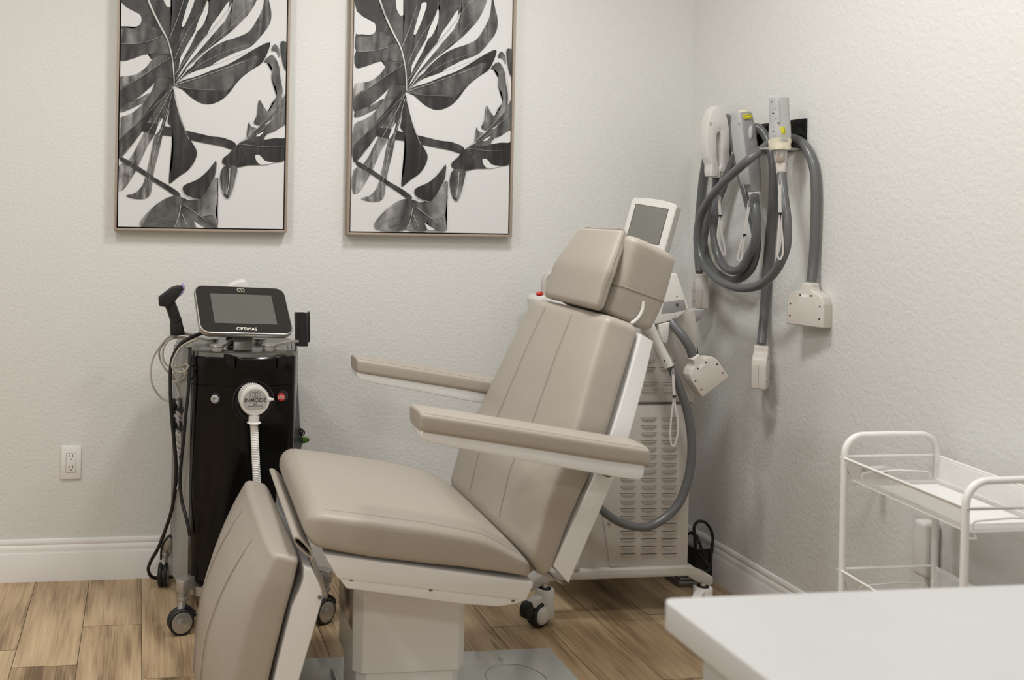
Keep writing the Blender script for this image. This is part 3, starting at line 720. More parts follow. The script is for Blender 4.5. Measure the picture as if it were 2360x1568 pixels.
# silver left side shell
mb = MB()
sidel = [(xl-.001, 3.018), (xl-.018, 3.05), (xl-.044, 3.16), (xl-.034, 3.30), (xl-.028, 3.30), (xl-.036, 3.16), (xl-.01, 3.05), (xl+.004, 3.02)]
mb.rings([[V((x, y, z)) for x, y in sidel] for z in (zb-.03, zb+.1, zb+.4, zt-.02, zt+.012)]); side = mb.build('side_shell', 'silverside', tw)
q = V((xl-.0415, 3.11, 0)); dirn = (V((xl-.044, 3.16, 0))-V((xl-.018, 3.05, 0))).normalized()
text('OPTIMAS', .075, V((xl-.034, 3.105, zb+.42)), V((0, 0, -1)), -dirn, 'greyl', 'side_lettering', side, .0006)
# right side fin
mb = MB(); mb.rings([[V((x, y, z)) for x, y in ((xr+.001, 3.03), (xr+.03+b_, 3.10), (xr+.026, 3.3), (xr+.018, 3.3), (xr+.02, 3.10), (xr-.006, 3.04))] for z, b_ in ((zb, -.01), (zb+.35, -.01), (zb+.42, .012), (zb+.48, 0), (zt-.05, -.012))]); mb.build('side_fin', 'blackm', tw)
# handle at the front
y0 = 2.925
mb = MB(); hp = [W(*p, Y=y0) for p in ((545,836),(560,841),(600,841),(636,836))]
A_ = [V((hp[0].x-.03, 2.965, hp[0].z+.006)), hp[0], hp[1], hp[2], hp[3], V((hp[3].x+.03, 2.965, hp[3].z+.004))]
for i in range(5):
    a, b = A_[i], A_[i+1]; d = (b-a); n = V((-d.y, d.x, 0)).normalized()*.008; u_ = V((0, 0, .0155))
    mb.rings([[p+n+u_, p-n+u_, p-n-u_, p+n-u_] for p in (a-d*.01, b+d*.01)])
mb.build('front_handle', 'black', tw)
# round docking ring, cap
c = W(584, 926, Y=2.952); c.y = 2.952
mb = MB(); mb.lathe(c, (0, -1, 0), [(.066, -.01), (.067, .004), (.063, .008), (.058, .004), (.050, .004), (.046, .012), (.040, .012), (0, .012)], 48); mb.build('docking_ring', 'blackm', tw)
cf = W(588, 925, Y=2.865); ax = V((.05, -1, -.02)).normalized(); cb = cf-ax*.072
capE = thing('hose_plug', 'white ribbed round plug with a grey label, clipped on the machine front', 'cap', cf)
mb = MB(); nn = 44*2
prof = [(.040, 0), (.0435, .002), (.0435, .046), (.0425, .050), (.0455, .052), (.0455, .066), (.044, .071), (.039, .072), (0, .072)]
x_ = ax.orthogonal().normalized(); y_ = ax.cross(x_); rings = []
for rr, t in prof:
    rings.append([cb+ax*t+(x_*math.cos(2*math.pi*k/nn)+y_*math.sin(2*math.pi*k/nn))*max(1e-4, (rr-(.003 if (k % 2 and .001 < t < .049) else 0))) for k in range(nn)])
mb.rings(rings); mb.build('ribbed_cap', 'creamw', capE)
rx = V((1, 0, 0)); rx = (rx-ax*rx.dot(ax)).normalized()
uz = ax.cross(rx); uz = uz if uz.z > 0 else -uz
face = cf+ax*.0006
mb = MB(); P = []
for k in range(40):
    a = math.radians(-38+256*k/39); P.append(face+(rx*math.cos(a)+uz*math.sin(a))*.037)
mb.prism([p for p in P], ax*.0006); lab = mb.build('cap_label', 'labelg', capE)
lf = face+ax*.0008
text('INMODE', .0172, lf+uz*.003, rx, uz, 'ink', 'cap_lettering', lab)
text('810', .0065, lf-uz*.0095, rx, uz, 'ink', 'cap_lettering', lab)
mb = MB()
for i, dx in enumerate((-.0085, 0, .0085)):
    mb = MB(); mb.tube([lf+rx*(dx+.0095*math.cos(math.radians(60*k+30))*.95)+uz*(.0205+.0095*math.sin(math.radians(60*k+30))) for k in range(6)], .0005, n=6, sub=1, closed=True); mb.build('cap_emblem', 'ink', lab)
mb = MB(); mb.tube([lf+rx*a*.022+uz*(-.0185+b*.0042) for a, b in ((-1,1),(1,1),(1,-1),(-1,-1))], .0006, n=6, sub=1, closed=True)
mb.build('label_border', 'ink', lab)
mb = MB(); a = cf+rx*.046+uz*.002-ax*.008; mb.cyl(a-rx*.006, a+rx*.008, .010, .004, bev=.001); mb.cyl(a+rx*.007, a+rx*.012, .004); mb.build('cap_lug', 'creamw', capE)
mb = MB(); hs = cf-uz*.045-ax*.012
mb.cyl(hs, hs-uz*.024+rx*-.001, .0165); mb.lathe(hs-uz*.020, -uz, [(.016, 0), (.021, .002), (.022, .004), (.017, .006), (.013, .010)]); mb.build('cap_spout', 'creamw', capE)
# corrugated hose
h0_ = hs-uz*.03; h1_ = W(592, 1112, Y=2.87)
P = [h0_, h0_.lerp(h1_, .33), h0_.lerp(h1_, .66), h1_, W(596, 1170, Y=2.87), W(590, 1260, Y=2.85), W(570, 1320, Y=2.9)]
mb = MB(); PS = spline(P, 22)
rr = lambda t: .0115
rings = []; m = len(PS); nrm = V((0, 1, 0))
for i in range(m):
    T = (PS[min(i+1, m-1)]-PS[max(i-1, 0)]).normalized(); nrm = (nrm-T*nrm.dot(T)).normalized(); bi = T.cross(nrm)
    r_ = .0128 if i % 2 else .0110
    rings.append([PS[i]+(nrm*math.cos(2*math.pi*k/16)+bi*math.sin(2*math.pi*k/16))*r_ for k in range(16)])
mb.rings(rings); mb.build('corrugated_hose', 'trim', capE)
# buttons
for (px, py, mm, nm) in ((495, 920, 'greyl', 'power_button'), (648, 915, 'red', 'emergency_button')):
    c = W(px, py, Y=2.958 if px < 600 else 2.962)
    mb = MB(); mb.lathe(c+V((.004, .008, 0)), (-.1, -1, 0), [(.019, -.012), (.019, .004), (.017, .008), (.012, .009), (0, .009)]); bz = mb.build('button_bezel', 'blackm', tw)
    mb = MB(); mb.lathe(c+V((0, .0, 0)), (-.1, -1, 0), [(.0125, -.004), (.0125, .008), (.0115, .011), (.009, .0115), (0, .0115)]); b_ = mb.build(nm, mm, tw)
    f_ = c+V((-.0012, -.0121, 0))
    if px < 600:
        mb = MB()
        for R_ in (.0092, .0052): mb.tube([f_+V((R_*math.cos(k*.3142), 0, R_*math.sin(k*.3142))) for k in range(20)], .0005, n=6, sub=1, closed=True)
        mb.tube([f_, f_+V((0, 0, .0045))], .0006, n=6, sub=1); mb.build('power_symbol', 'steel', b_)
    else:
        mb = MB()
        mb.tube([f_+V((.0055*math.cos(k*.3142), 0, .0055*math.sin(k*.3142))) for k in range(20)], .0006, n=6, sub=1, closed=True)
        mb.tube([f_+V((.0032*math.cos(math.radians(90+120*k)), 0, .0032*math.sin(math.radians(90+120*k)))) for k in range(3)], .0005, n=6, sub=1, closed=True)
        for s_ in (-1, 1): mb.tube([f_+V((s_*.009*math.cos(t), 0, .009*math.sin(t))) for t in (-.6, -.3, 0, .3, .6)], .0006, n=6, sub=1)
        mb.build('emergency_symbol', 'trim', b_)
# screen
sc_ = W(561, 715, Y=3.02); n_ = V((.16, -.70, .70)).normalized()
wx = V((1, 0.13, 0.0)).normalized(); wx = (wx-n_*wx.dot(n_)).normalized(); uy = n_.cross(wx); uy = uy if uy.z > 0 else -uy
mon = None
def rrect(c, w, h, r, n=8):
    out = []
    for sx, sy, a0 in ((1, 1, 0), (-1, 1, 90), (-1, -1, 180), (1, -1, 270)):
        for k in range(n+1):
            a = math.radians(a0+90*k/n); out.append(c+wx*(sx*(w/2-r)+r*math.cos(a))+uy*(sy*(h/2-r)+r*math.sin(a)))
    return out
SW, SHh = .305, .190
mb = MB(); mb.rings([rrect(sc_+n_*t, SW-g*2, SHh-g*2, .03) for t, g in ((-.026, .012), (-.022, .003), (-.012, 0), (.0, 0), (.002, .001), (.0028, .003))]); mon = mb.build('monitor', 'silver', tw)
mb = MB(); mb.rings([rrect(sc_+n_*t, SW-.007, SHh-.007, .027) for t in (.0022, .0034)]); gl = mb.build('monitor_glass', 'screen', mon)
mb = MB(); mb.rings([rrect(sc_+n_*t+uy*.002, .205, .118, .0008, 1) for t in (.0034, .0037)]); mb.build('monitor_display', 'lcd', mon)
g_ = sc_+n_*.0037
text('OPTIMAS', .0165, g_-uy*.078-wx*.002, wx, uy, 'letter', 'monitor_lettering', mon, bold=0)
mb = MB(); e_ = g_+uy*.079+wx*.002
mb.tube([e_+wx*(a*.0105)+uy*(b*.0065) for a, b in ((-.2,-.3),(-.5,-1),(-1,-.6),(-1.15,0),(-1,.6),(-.5,1),(0,.3),(.4,-.2),(.1,-.9),(.6,-1),(1.1,-.5),(1.15,.2),(.8,.9),(.2,1),(-.05,.7))], .0009, n=6, sub=3)
mb.build('monitor_emblem', 'letter', mon)
# stand
a = W(556, 812, Y=3.01); mb = MB()
mb.prism([V((a.x-.026, 3.005, a.z)), V((a.x+.034, 3.005, a.z)), V((a.x+.04, 3.03, a.z+.085)), V((a.x-.022, 3.03, a.z+.085))], (0, .022, 0), .002)
mb.build('monitor_stand', 'steel', tw)
mb = MB(); mb.prism([V((a.x+x, y, a.z-.008)) for x, y in ((-.085, 2.985), (.085, 2.985), (.05, 3.10), (-.05, 3.10))], (0, 0, .009), .002); mb.build('stand_foot', 'silver', tw)
mb = MB(); q = W(533, 776, Y=3.09); mb.box(q, (.034, .03, .06), .006); mb.build('rear_socket', 'blackm', tw)
# four holder arms with round pivots
for (px, py, Y_, end) in ((488, 806, 3.15, (440, 776)), (500, 817, 3.00, (548, 780)), (597, 800, 3.16, (560, 765)), (620, 815, 3.01, (690, 785))):
    c = W(px, py, Y=Y_); e = W(*end, Y=Y_+(.06 if px in (500, 597) else .03))
    c.z = max(c.z, zt+.022)
    mb = MB(); mb.cyl((c.x, c.y, zt+.006), (c.x, c.y, c.z+.006), .021, bev=.001); mb.cyl((c.x, c.y, c.z+.0055), (c.x, c.y, c.z+.013), .024, bev=.003)
    top = V((c.x, c.y, c.z+.008)); d = (V((e.x, e.y, 0))-V((c.x, c.y, 0))); k = d.normalized()*.018
    P = [top, top+k, V((e.x, e.y, max(e.z, c.z)+.0))]
    n = V((-k.y, k.x, 0)).normalized()*.010; u_ = V((0, 0, .0045))
    mb.rings([[p+n+u_, p-n+u_, p-n-u_, p+n-u_] for p in P]); mb.build('holder_arm', 'silver', tw)
# right empty holder
mb = MB(); c = W(696, 762, Y=3.05)
P0 = [c+V((x, y, -.048)) for x, y in ((-.016, -.02), (.014, -.024), (.02, .0), (.012, .02), (-.018, .018))]
P1 = [p+V((-.004, 0, .105)) for p in P0]
mb.rings([spline(P0, 3, True), spline([p+V((.0, 0, .004)) for p in P0], 3, True), spline(P1, 3, True), spline([c+(p-c)*.85+V((0, 0, .006)) for p in P1], 3, True), spline([c+(p-c)*.7 for p in P0], 3, True)])
mb.build('handpiece_holder', 'blackm', tw)
mb = MB(); q = W(711, 760, Y=3.04); mb.prism([q+V((-.008, 0, -.045)), q+V((.007, 0, -.040)), q+V((.004, 0, .058)), q+V((-.005, 0, .05))], (0, .03, 0), .003); mb.build('holder_clip', 'blackm', tw)
mb = MB()
for k in range(3):
    mb.tube([W(663+k*9, 797-k*4, Y=3.03), W(667+k*7, 815-k*2, Y=3.03), W(676+k*4, 812-k*8, Y=3.03), W(683, 786, Y=3.03)], .0009, n=6, sub=4)
mb.build('bead_chain', 'dark', tw)
# left handpiece (lifted out of its holder)
hpz = thing('handpiece', 'black pistol handpiece with lilac tip standing in the left holder of the black machine', 'handpiece', W(408, 770, Y=3.08))
mb = MB(); P = [W(*p, Y=3.08) for p in ((392,735),(417,729),(427,772),(393,775))]; mb.prism(P, (0, .034, 0), .006); mb.build('holster', 'blackm', hpz)
mb = MB(); mb.tube([W(389, 694, Y=3.095), W(398, 716, Y=3.095), W(406, 742, Y=3.095)], .0185, n=20, sub=3); mb.build('grip', 'blackm', hpz)
mb = MB(); P = [W(*p, Y=3.07) for p in ((365,686),(366,706),(386,708),(402,697),(424,668),(420,657),(396,663))]; mb.prism(P, (0, .038, 0), .004); mb.build('head', 'blackm', hpz)
mb = MB(); P = [W(*p, Y=3.072) for p in ((402,664),(424,653),(427,666),(421,679),(408,688))]; mb.prism(P, (0, .034, 0), .002); mb.build('lilac_tip', 'lilac', hpz, None)
# white handset behind the screen
mb = MB(); P = [W(*p, Y=3.2) for p in ((512,668),(530,655),(548,647),(567,645),(574,663),(570,690),(520,690))]; mb.prism(P, (0, .06, 0), .008)
mb.cyl(W(545, 690, Y=3.23), W(545, 800, Y=3.23), .012)
tag(mb.build('white_applicator', 'creamw'), 'white applicator head peeking out above the tilted screen of the black machine', 'applicator')
# base
mb = MB(); bc = V((xm, 3.14, zb-.03))
mb.rings([spline(plan(z, -.004), 2, True) for z in (zb-.03, zb-.002)]); mb.build('base_skirt', 'silver', tw)
WR = .041
wheels = [((W(416, 1466, Z=0)), .25, 3), ((W(376, 1354, Z=0)), 1.45, 1), ((W(747, 1440, Z=0)), .55, 3), (V((.56, 3.345, 0)), 1.3, 1)]
for g, an, _ in wheels:
    g = V((g.x, g.y+.012, 0)); c = V((g.x, g.y, WR)); st = V((g.x+.006, g.y+.012, .130))
    caster(tw, c, WR, .040, an, 'black', st)
    mb = MB()
    P = [V((st.x, st.y, .150)), st.lerp(bc, .25)+V((0, 0, .012)), st.lerp(bc, .55)+V((0, 0, .03))]
    P[1].z = .150; P[2].z = zb-.04
    d = (bc-st); d.z = 0; d.normalize(); n = V((-d.y, d.x, 0))*.019; u_ = V((0, 0, .019))
    mb.rings([[p+n+u_, p-n+u_, p-n*.9-u_, p+n*.9-u_] for p in (P[0]-d*.005, P[0]+d*.02, P[1], P[2])])
    mb.cyl((st.x, st.y, .128), (st.x, st.y, .168), .021, bev=.004); mb.build('base_arm', 'silver', tw)
# clips and cables on the left side
for py in (935, 978):
    mb = MB(); mb.tube([W(403, py-4, Y=3.1), W(408, py+8, Y=3.08), W(420, py+10, Y=3.06), W(430, py+2, Y=3.06)], .006, n=8, sub=4)
    for px in (401, 418, 435): mb.tube([W(px, py-16, Y=3.085), W(px-1, py, Y=3.08), W(px, py+18, Y=3.085)], .0055, n=8, sub=4)
    mb.build('cable_clip', 'blackm', tw)
def cable(name, pts, r, m, label, cat, group=None, Y=None):
    P = []
    for i, p in enumerate(pts):
        y = p[2] if len(p) > 2 else Y
        P.append(W(p[0], p[1], Y=y))
    mb = MB(); mb.tube(P, r, n=10, sub=6); return tag(mb.build(name, m), label, cat, group)
cable('power_cable', [(500,764,3.12),(468,768,3.09),(443,777,3.06),(420,790,3.05),(404,811,3.05),(395,836,3.05),(393,901,3.05),(395,947,3.05),(401,1015,3.06),(405,1061,3.07),(405,1100,3.10),(397,1170,3.16),(380,1225,3.2),(364,1265,3.25),(347,1295,3.3),(342,1315,3.34),(350,1330,3.36),(375,1333,3.38),(415,1326,3.39)], .0062, 'rubber', 'thick black cable looping down the left side of the black machine to the floor', 'cable')
cable('power_cable', [(438,800,3.0),(437,840,2.985),(436,870,2.983),(434,901,2.983),(428,958,2.99),(423,1015,3.0),(418,1061,3.01),(415,1110,3.02),(419,1155,3.02),(428,1190,3.0),(434,1215,2.99),(437,1235,2.985)], .0055, 'rubber', 'second black cable hanging close against the silver side of the black machine', 'cable')
cable('power_cable', [(371,1290,3.33),(372,1268,3.32),(378,1250,3.3),(395,1232,3.25),(410,1226,3.2),(422,1232,3.15),(433,1250,3.06)], .0038, 'rubber', 'thin black cord arching to the rear left castor of the black machine', 'cable')
cable('sensor_cable', [(450,772,3.10),(439,770,3.1),(418,768,3.1),(393,774,3.1),(368,800,3.11),(351,832,3.12),(348,873,3.12),(358,901,3.12),(377,921,3.12),(400,925,3.11),(415,915,3.08)], .0032, 'beigecable', 'outermost beige cable loop at the upper left of the black machine', 'cable', 'beige cable loops')
cable('sensor_cable', [(446,781,3.08),(418,778,3.1),(393,782,3.1),(378,800,3.1),(376,827,3.1),(386,843,3.1),(409,846,3.08),(432,839,2.985)], .0036, 'beigecable', 'small beige cable coil around the middle of the loops beside the black machine', 'cable', 'beige cable loops')
cable('sensor_cable', [(455,782,3.03),(443,786,3.03),(418,800,3.03),(401,827,3.03),(397,846,3.03),(409,857,3.03),(428,855,2.99),(435,842,2.98)], .004, 'beigecable', 'nearest beige cable loop crossing in front of the thick black cable', 'cable', 'beige cable loops')
cable('sensor_cable', [(455,776,3.13),(418,771,3.13),(383,786,3.13),(367,810,3.13),(372,836,3.13),(388,860,3.12),(402,878,3.12),(418,875,3.05),(428,862,2.99),(422,850,3.0)], .0032, 'beigecable', 'lower beige cable coil hanging behind the others beside the black machine', 'cable', 'beige cable loops')
cable('sensor_cable', [(398,862,3.13),(405,885,3.13),(411,905,3.12),(414,930,3.09),(415,960,3.08)], .0034, 'beigecable', 'short beige cable dropping straight into the black clips', 'cable', 'beige cable loops')
# green leaf hanging at the right
lf_ = thing('green_sprig', 'small green leaf hanging from a black clip at the right side of the black machine', 'plant', W(704, 1012, Y=3.1))
mb = MB(); P = [W(*p, Y=3.1) for p in ((686,1008),(700,1008),(713,1011),(714,1017),(706,1022),(690,1024),(680,1020))]; mb.prism(P, (0, .012, 0), .003); mb.build('leaf', 'green', lf_)
mb = MB(); mb.tube([W(688, 988, Y=3.1), W(697, 992, Y=3.1), W(694, 1008, Y=3.1)], .0035, n=8, sub=4); mb.tube([W(694, 990, Y=3.1), W(702, 996, Y=3.1), W(699, 1005, Y=3.1)], .002, n=8, sub=4); mb.build('clip', 'blackm', lf_)
# ================================================================== LASER MACHINE
LY = 2.95
lz = thing('laser_machine', 'beige laser machine with louvred side panel and raised screen, in the corner behind the chair', 'medical device', (1.6, 3.1, 0))
x0 = W(1330, 1300, Y=LY).x; x1 = W(1586, 1300, Y=LY).x; zb = W(1500, 1309, Y=LY).z; zt = W(1500, 760, Y=LY).z
yb = 3.36
mb = MB(); mb.bb((x0, LY, zb), (x1, yb, W(1590, 930, Y=LY).z), .006); mb.build('lower_body', 'beige', lz)
zs = W(1590, 930, Y=LY).z
mb = MB(); P = [V((x0, LY, zs+.002)), V((x1+.004, LY, zs+.002)), V((x1+.004, LY, W(1600, 712, Y=LY).z)), V((x1-.06, LY, W(1600, 712, Y=LY).z)), V((x1-.30, LY, zt)), V((x0, LY, zt+.03))]
mb.prism(P, (0, yb-LY, 0), .008); mb.build('upper_body', 'beige', lz)
# louvre panel
xa = W(1407, 1200, Y=LY).x; ya = LY-.004
mb = MB()
Pn = [W(1406, 1308, Y=ya), W(1388, 1180, Y=ya), W(1384, 1080, Y=ya), W(1384, 934, Y=ya), W(1592, 932, Y=ya), W(1584, 1304, Y=ya), W(1580, 1308, Y=ya)]
mb.prism(Pn, (0, .006, 0), .0015)
door = mb.build('louvre_door', 'beige', lz)
def louvre(mb, cx, cy, w):
    c = W(cx, cy, Y=ya-.0001); hw = w/2/690*1.0; h = .0135
    h2 = hw
    # half-dome bulging out below a dark slot
    n = 10; rows = []
    for j in range(5):
        t = j/4; ring = []
        for i in range(n+1):
            u = -1+2*i/n
            e = (1-abs(u)**5)
            dz = -h*t*(0.35+.65*e) if j else 0
            out = .0045*e*math.cos(t*math.pi/2)
            ring.append(V((c.x+u*h2*(1-.10*t), c.y-out, c.z+dz)))
        rows.append([mb.bm.verts.new(p) for p in ring])
    fs = []
    for j in range(4):
        for i in range(n): fs.append(mb.bm.faces.new([rows[j][i], rows[j][i+1], rows[j+1][i+1], rows[j+1][i]]))
    mb.mi = 0; mb._mark(fs)
    f = mb.bm.faces.new([rows[0][i] for i in range(n, -1, -1)]+[mb.bm.verts.new((c.x-h2, c.y, c.z)), ][:0]) if False else None
    b = mb.bm; mb.mi = 1
    top = rows[0]; base = [b.verts.new((v.co.x, c.y, c.z+.0012)) for v in top]
    fs = [b.faces.new([top[i+1], top[i], base[i], base[i+1]]) for i in range(n)]
    mb._mark(fs); mb.mi = 0
mb = MB()
for i in range(19):
    py = 963.5+i*17.43
    for cx, w in ((1447, 39), (1495, 40), (1542, 39)):
        if i < 4 and cx < 1460: continue
        louvre(mb, cx, py, w)
mb.build('louvres', ['beige', 'slot'], door)
mb = MB(); ya2 = ya; ya = LY-.0002
for py in (830, 848, 882, 899):
    for cx, w in ((1495, 42), (1543, 42)): louvre(mb, cx-(4 if py < 860 else 0), py, w)
mb.build('upper_louvres', ['beige', 'slot'], lz); ya = ya2
mb = MB(); a = W(1370, 931.5, Y=LY-.0045); b = W(1593, 931.5, Y=LY-.0045); mb.box((a+b)/2, (b.x-a.x, .002, .0022), 0); mb.build('panel_gap', 'slot', lz)
mb = MB(); q = W(1403, 1206, Y=LY-.004); mb.cyl(q, q+V((0, -.003, 0)), .005, bev=.001); mb.build('door_lock', 'silverside', lz)
mb = MB(); q = W(1327, 1298, Y=LY-.012); mb.box(q, (.018, .02, .045), .002); mb.build('body_bracket', 'beige', lz)
# chassis bar and feet
Y0 = LY-.02; za = W(1450, 1312, Y=Y0).z; zc = W(1450, 1334, Y=Y0).z
xe = W(1585, 1320, Y=Y0).x
def foot(ysgn, yc):
    mb = MB()
    xL = 1.235; xR = W(1645, 1320, Y=Y0).x
    pr = [(xL-.01, za-.035), (xL+.03, za-.028), (xL+.08, za), (xe, za), (xe+.025, za-.002), (xe+.055, za-.022), (xR-.012, za-.030), (xR, za-.038), (xR, za-.058), (xR-.012, za-.066), (xR-.035, za-.064), (xe+.0, zc), (xL+.1, zc), (xL+.03, za-.062), (xL-.01, za-.062)]
    mb.prism([V((x, yc, z)) for x, z in pr], (0, .055*ysgn, 0), .005); return mb
foot(1, Y0).build('chassis_bar', 'beige', lz); foot(-1, yb-.01).build('chassis_bar', 'beige', lz)
mb = MB(); mb.bb((x0+.02, LY+.02, zc+.004), (x1-.01, yb-.04, zb), .002); mb.build('chassis_plate', 'steel', lz)
zst = W(1258, 1343, Y=Y0+.02).z
gl_ = W(1240, 1450, Z=0); gr = W(1625, 1395, Z=0)
sL = W(1256, 1345, Y=2.93); sR = W(1620, 1341, Y=2.93)
for (g, s, an, br) in ((gl_, sL, -2.68, True), (V((sR.x-.03, 2.93, 0)), sR, -2.4, False), (V((1.29, 3.33, 0)), V((sL.x, 3.33, sL.z)), 2.8, False), (V((sR.x-.03, 3.33, 0)), V((sR.x-.01, 3.33, sR.z)), 2.9, False)):
    r = .040; c = V((s.x+math.cos(an)*.030, s.y+math.sin(an)*.030, r)); caster(lz, c, r, .044, an, 'ivory', (s.x, s.y, s.z), brake=br)
# screen
sc1 = W(1492, 520, Y=3.06); nrm = V((-.78, -.58, .22)).normalized(); upv = V((.26, .0, 1)).normalized(); upv = (upv-nrm*upv.dot(nrm)).normalized(); wv = upv.cross(nrm)
wv = wv if wv.x > 0 else -wv
def qd(cx, cz, t): return sc1+wv*cx*1.28+upv*cz*1.04+nrm*t*1.35
TLp, TRp, BR_, BL_ = (-.062, .088), (.062, .088), (.062, -.12), (-.062, -.12)
def rpoly(t, g):
    pts = [(-.062+g, -.12+g), (.062-g, -.12+g), (.062-g, .078-g), (.056-g, .086-g), (.02, .091-g), (-.02, .091-g), (-.056+g, .086-g), (-.062+g, .078-g)]
    return [qd(a, b, t) for a, b in pts]
mb = MB(); mb.rings([rpoly(-.036, .006), rpoly(-.032, .001), rpoly(-.02, 0), rpoly(-.0195, .0015), rpoly(-.0185, .0015), rpoly(-.018, 0), rpoly(-.003, 0), rpoly(0, .003)]); so = mb.build('display_housing', 'creamw', lz)
mb = MB(); mb.rings([[qd(a, b, t) for a, b in ((-.046, -.055), (.043, -.055), (.043, .064), (-.046, .064))] for t in (0, .0006)]); mb.build('display_panel', 'lcd2', so)
mb = MB(); mb.rings([[qd(a, b, t) for a, b in ((-.0475, -.0565), (.0445, -.0565), (.0445, .0655), (-.0475, .0655))] for t in (-.001, .0004)]); mb.build('display_bezel', 'slot', so)
mb = MB(); mb.tube([qd(0, -.10, -.02), V((sc1.x-.05, sc1.y+.02, sc1.z-.20)), V((sc1.x-.08, sc1.y+.02, zt+.03))], .022, n=16, sub=4); mb.build('display_arm', 'creamw', lz)
# grab handle on the far left
mb = MB(); mb.tube([W(*p, Y=3.27) for p in ((1258,692),(1254,655),(1262,634),(1282,627),(1320,626),(1380,630))], .011, n=12, sub=5)
mb.build('grab_handle', 'beige', lz)
mb = MB(); mb.prism([W(*p, Y=3.24) for p in ((1240,693),(1246,685),(1262,682),(1310,686),(1360,720),(1360,800),(1244,800))], (0, .1, 0), .004); mb.build('front_hood', 'creamw', lz)
mb = MB(); q = W(1243, 677, Y=3.2); mb.lathe(q+V((-.012, 0, -.002)), (1, 0, .1), [(0, 0), (.005, .002), (.0085, .010), (.0085, .018), (.006, .024), (0, .0245)], 20); mb.build('emergency_knob', 'red', lz)
mb = MB(); q = W(1262, 684, Y=3.2); mb.box(q, (.012, .012, .004), .001); mb.build('yellow_collar', 'yellow', lz)
# holder block at the upper right
yh = 2.90
mb = MB(); mb.prism([W(*p, Y=yh) for p in ((1500,640),(1561,631),(1580,688),(1584,700),(1590,711),(1560,735),(1530,744),(1490,752))], (0, .10, 0), .004); hb = mb.build('applicator_dock', 'creamw', lz)
mb = MB(); mb.prism([W(*p, Y=yh-.0006) for p in ((1530,697),(1577,690),(1581,707),(1582,714),(1552,721),(1524,724))], (0, .004, 0), .0008); lb = mb.build('grey_band', 'greyp', hb)
mb = MB(); e_ = W(1561, 703, Y=yh-.0012)
for k in range(6):
    a = k*math.pi/3; mb.tube([e_+V((.004*math.cos(a)+.0035*math.cos(a+t), 0, .004*math.sin(a)+.0035*math.sin(a+t))) for t in (0, 1.5, 3, 4.5)], .0004, n=5, sub=3)
mb.build('band_emblem', 'ink', lb)
for p in ((1560, 684), (1556, 730), (1532, 752)):
    q = W(*p, Y=yh); mb = MB(); mb.cyl(q+V((0, .001, 0)), q+V((0, -.0008, 0)), .002, n=12); mb.build('dock_screw', 'dark', hb)
mb = MB(); mb.prism([W(*p, Y=yh-.002) for p in ((1519,748),(1545,742),(1543,760),(1540,785),(1536,792),(1527,790),(1521,770))], (0, .02, 0), .003); mb.build('dock_tongue', 'creamw', hb)
mb = MB(); mb.prism([W(*p, Y=LY-.001) for p in ((1540,742),(1600,713),(1604,740),(1607,800),(1600,930),(1540,900))], (0, .004, 0), .0015); mb.build('side_cheek', 'beige', lz)
# cup at the right corner
mb = MB(); c = W(1591, 713, Y=3.0)
mb.rings([[c+V((.048*q*math.cos(t), -.03*q*math.sin(t), -z)) for t in [math.pi*k/10 for k in range(11)]]+[c+V((-.048*q*math.cos(t)*.3, .03, -z)) for t in (0, math.pi)][:0]+[c+V((-.045*q, .03, -z)), c+V((.045*q, .03, -z))] for q, z in ((1, 0), (.98, .012), (.8, .032), (.3, .046))])
mb.build('side_cup', 'greyl', lz)

# handpiece on the laser + its hose + strap
yh2 = 2.87
h1 = thing('laser_handpiece', 'ivory tube handpiece docked on the laser machine below the headrest', 'handpiece', W(1545, 845, Y=yh2))
mb = MB(); a = W(1496, 752, Y=yh2); b = W(1541, 843, Y=yh2)
mb.tube([a, a.lerp(b, .5), b], lambda t: .0175-.003*math.sin(t*3.1), n=20, sub=6); mb.build('handpiece_body', 'creamw', h1)
q = W(1532, 832, Y=yh2-.017); mb = MB(); mb.cyl(q, q+V((0, .003, 0)), .002, n=12); mb.build('handpiece_screw', 'dark', h1)
mb = MB(); mb.tube([W(*p, Y=y) for *p, y in [(1538,836,yh2),(1548,850,yh2),(1557,872,yh2),(1568,900,2.87),(1581,937,2.87),(1592,992,2.87),(1594,1048,2.87),(1586,1103,2.87),(1565,1159,2.87),(1535,1192,2.87),(1494,1214,2.87),(1461,1214,2.87),(1420,1200,2.87),(1384,1172,2.87),(1362,1140,2.87),(1345,1090,2.90)]], .0135, n=16, sub=8); mb.build('handpiece_hose', 'hose', h1)
def strap(parent, top, body, loop, y, side=.0048):
    mb = MB(); mb.tube([W(*p, Y=y) for p in top], .0009, n=6, sub=3); mb.build('strap_cord', 'labelg', parent)
    P = spline([W(*p, Y=y) for p in body], 4); L_ = spline([W(*p, Y=y) for p in loop], 5)
    mb = MB()
    for PP in (P, L_):
        rg = []
        for i, p in enumerate(PP):
            T = (PP[min(i+1, len(PP)-1)]-PP[max(i-1, 0)]).normalized(); n = T.cross(V((0, -1, 0))).normalized()*side; t = V((0, .0006, 0))
            if PP is L_: n = n*.6
            rg.append([p+n+t, p-n+t, p-n-t, p+n-t])
        mb.rings(rg)
    mb.build('wrist_strap', 'labels', parent)
    mb = MB(); q = P[-1]; mb.box(q, (.011, .005, .006), .001); mb.build('strap_slider', 'rubber', parent)
    mb = MB(); q = P[0]; mb.box(q, (.0075, .004, .018), .001); mb.build('strap_end', 'greyp', parent)
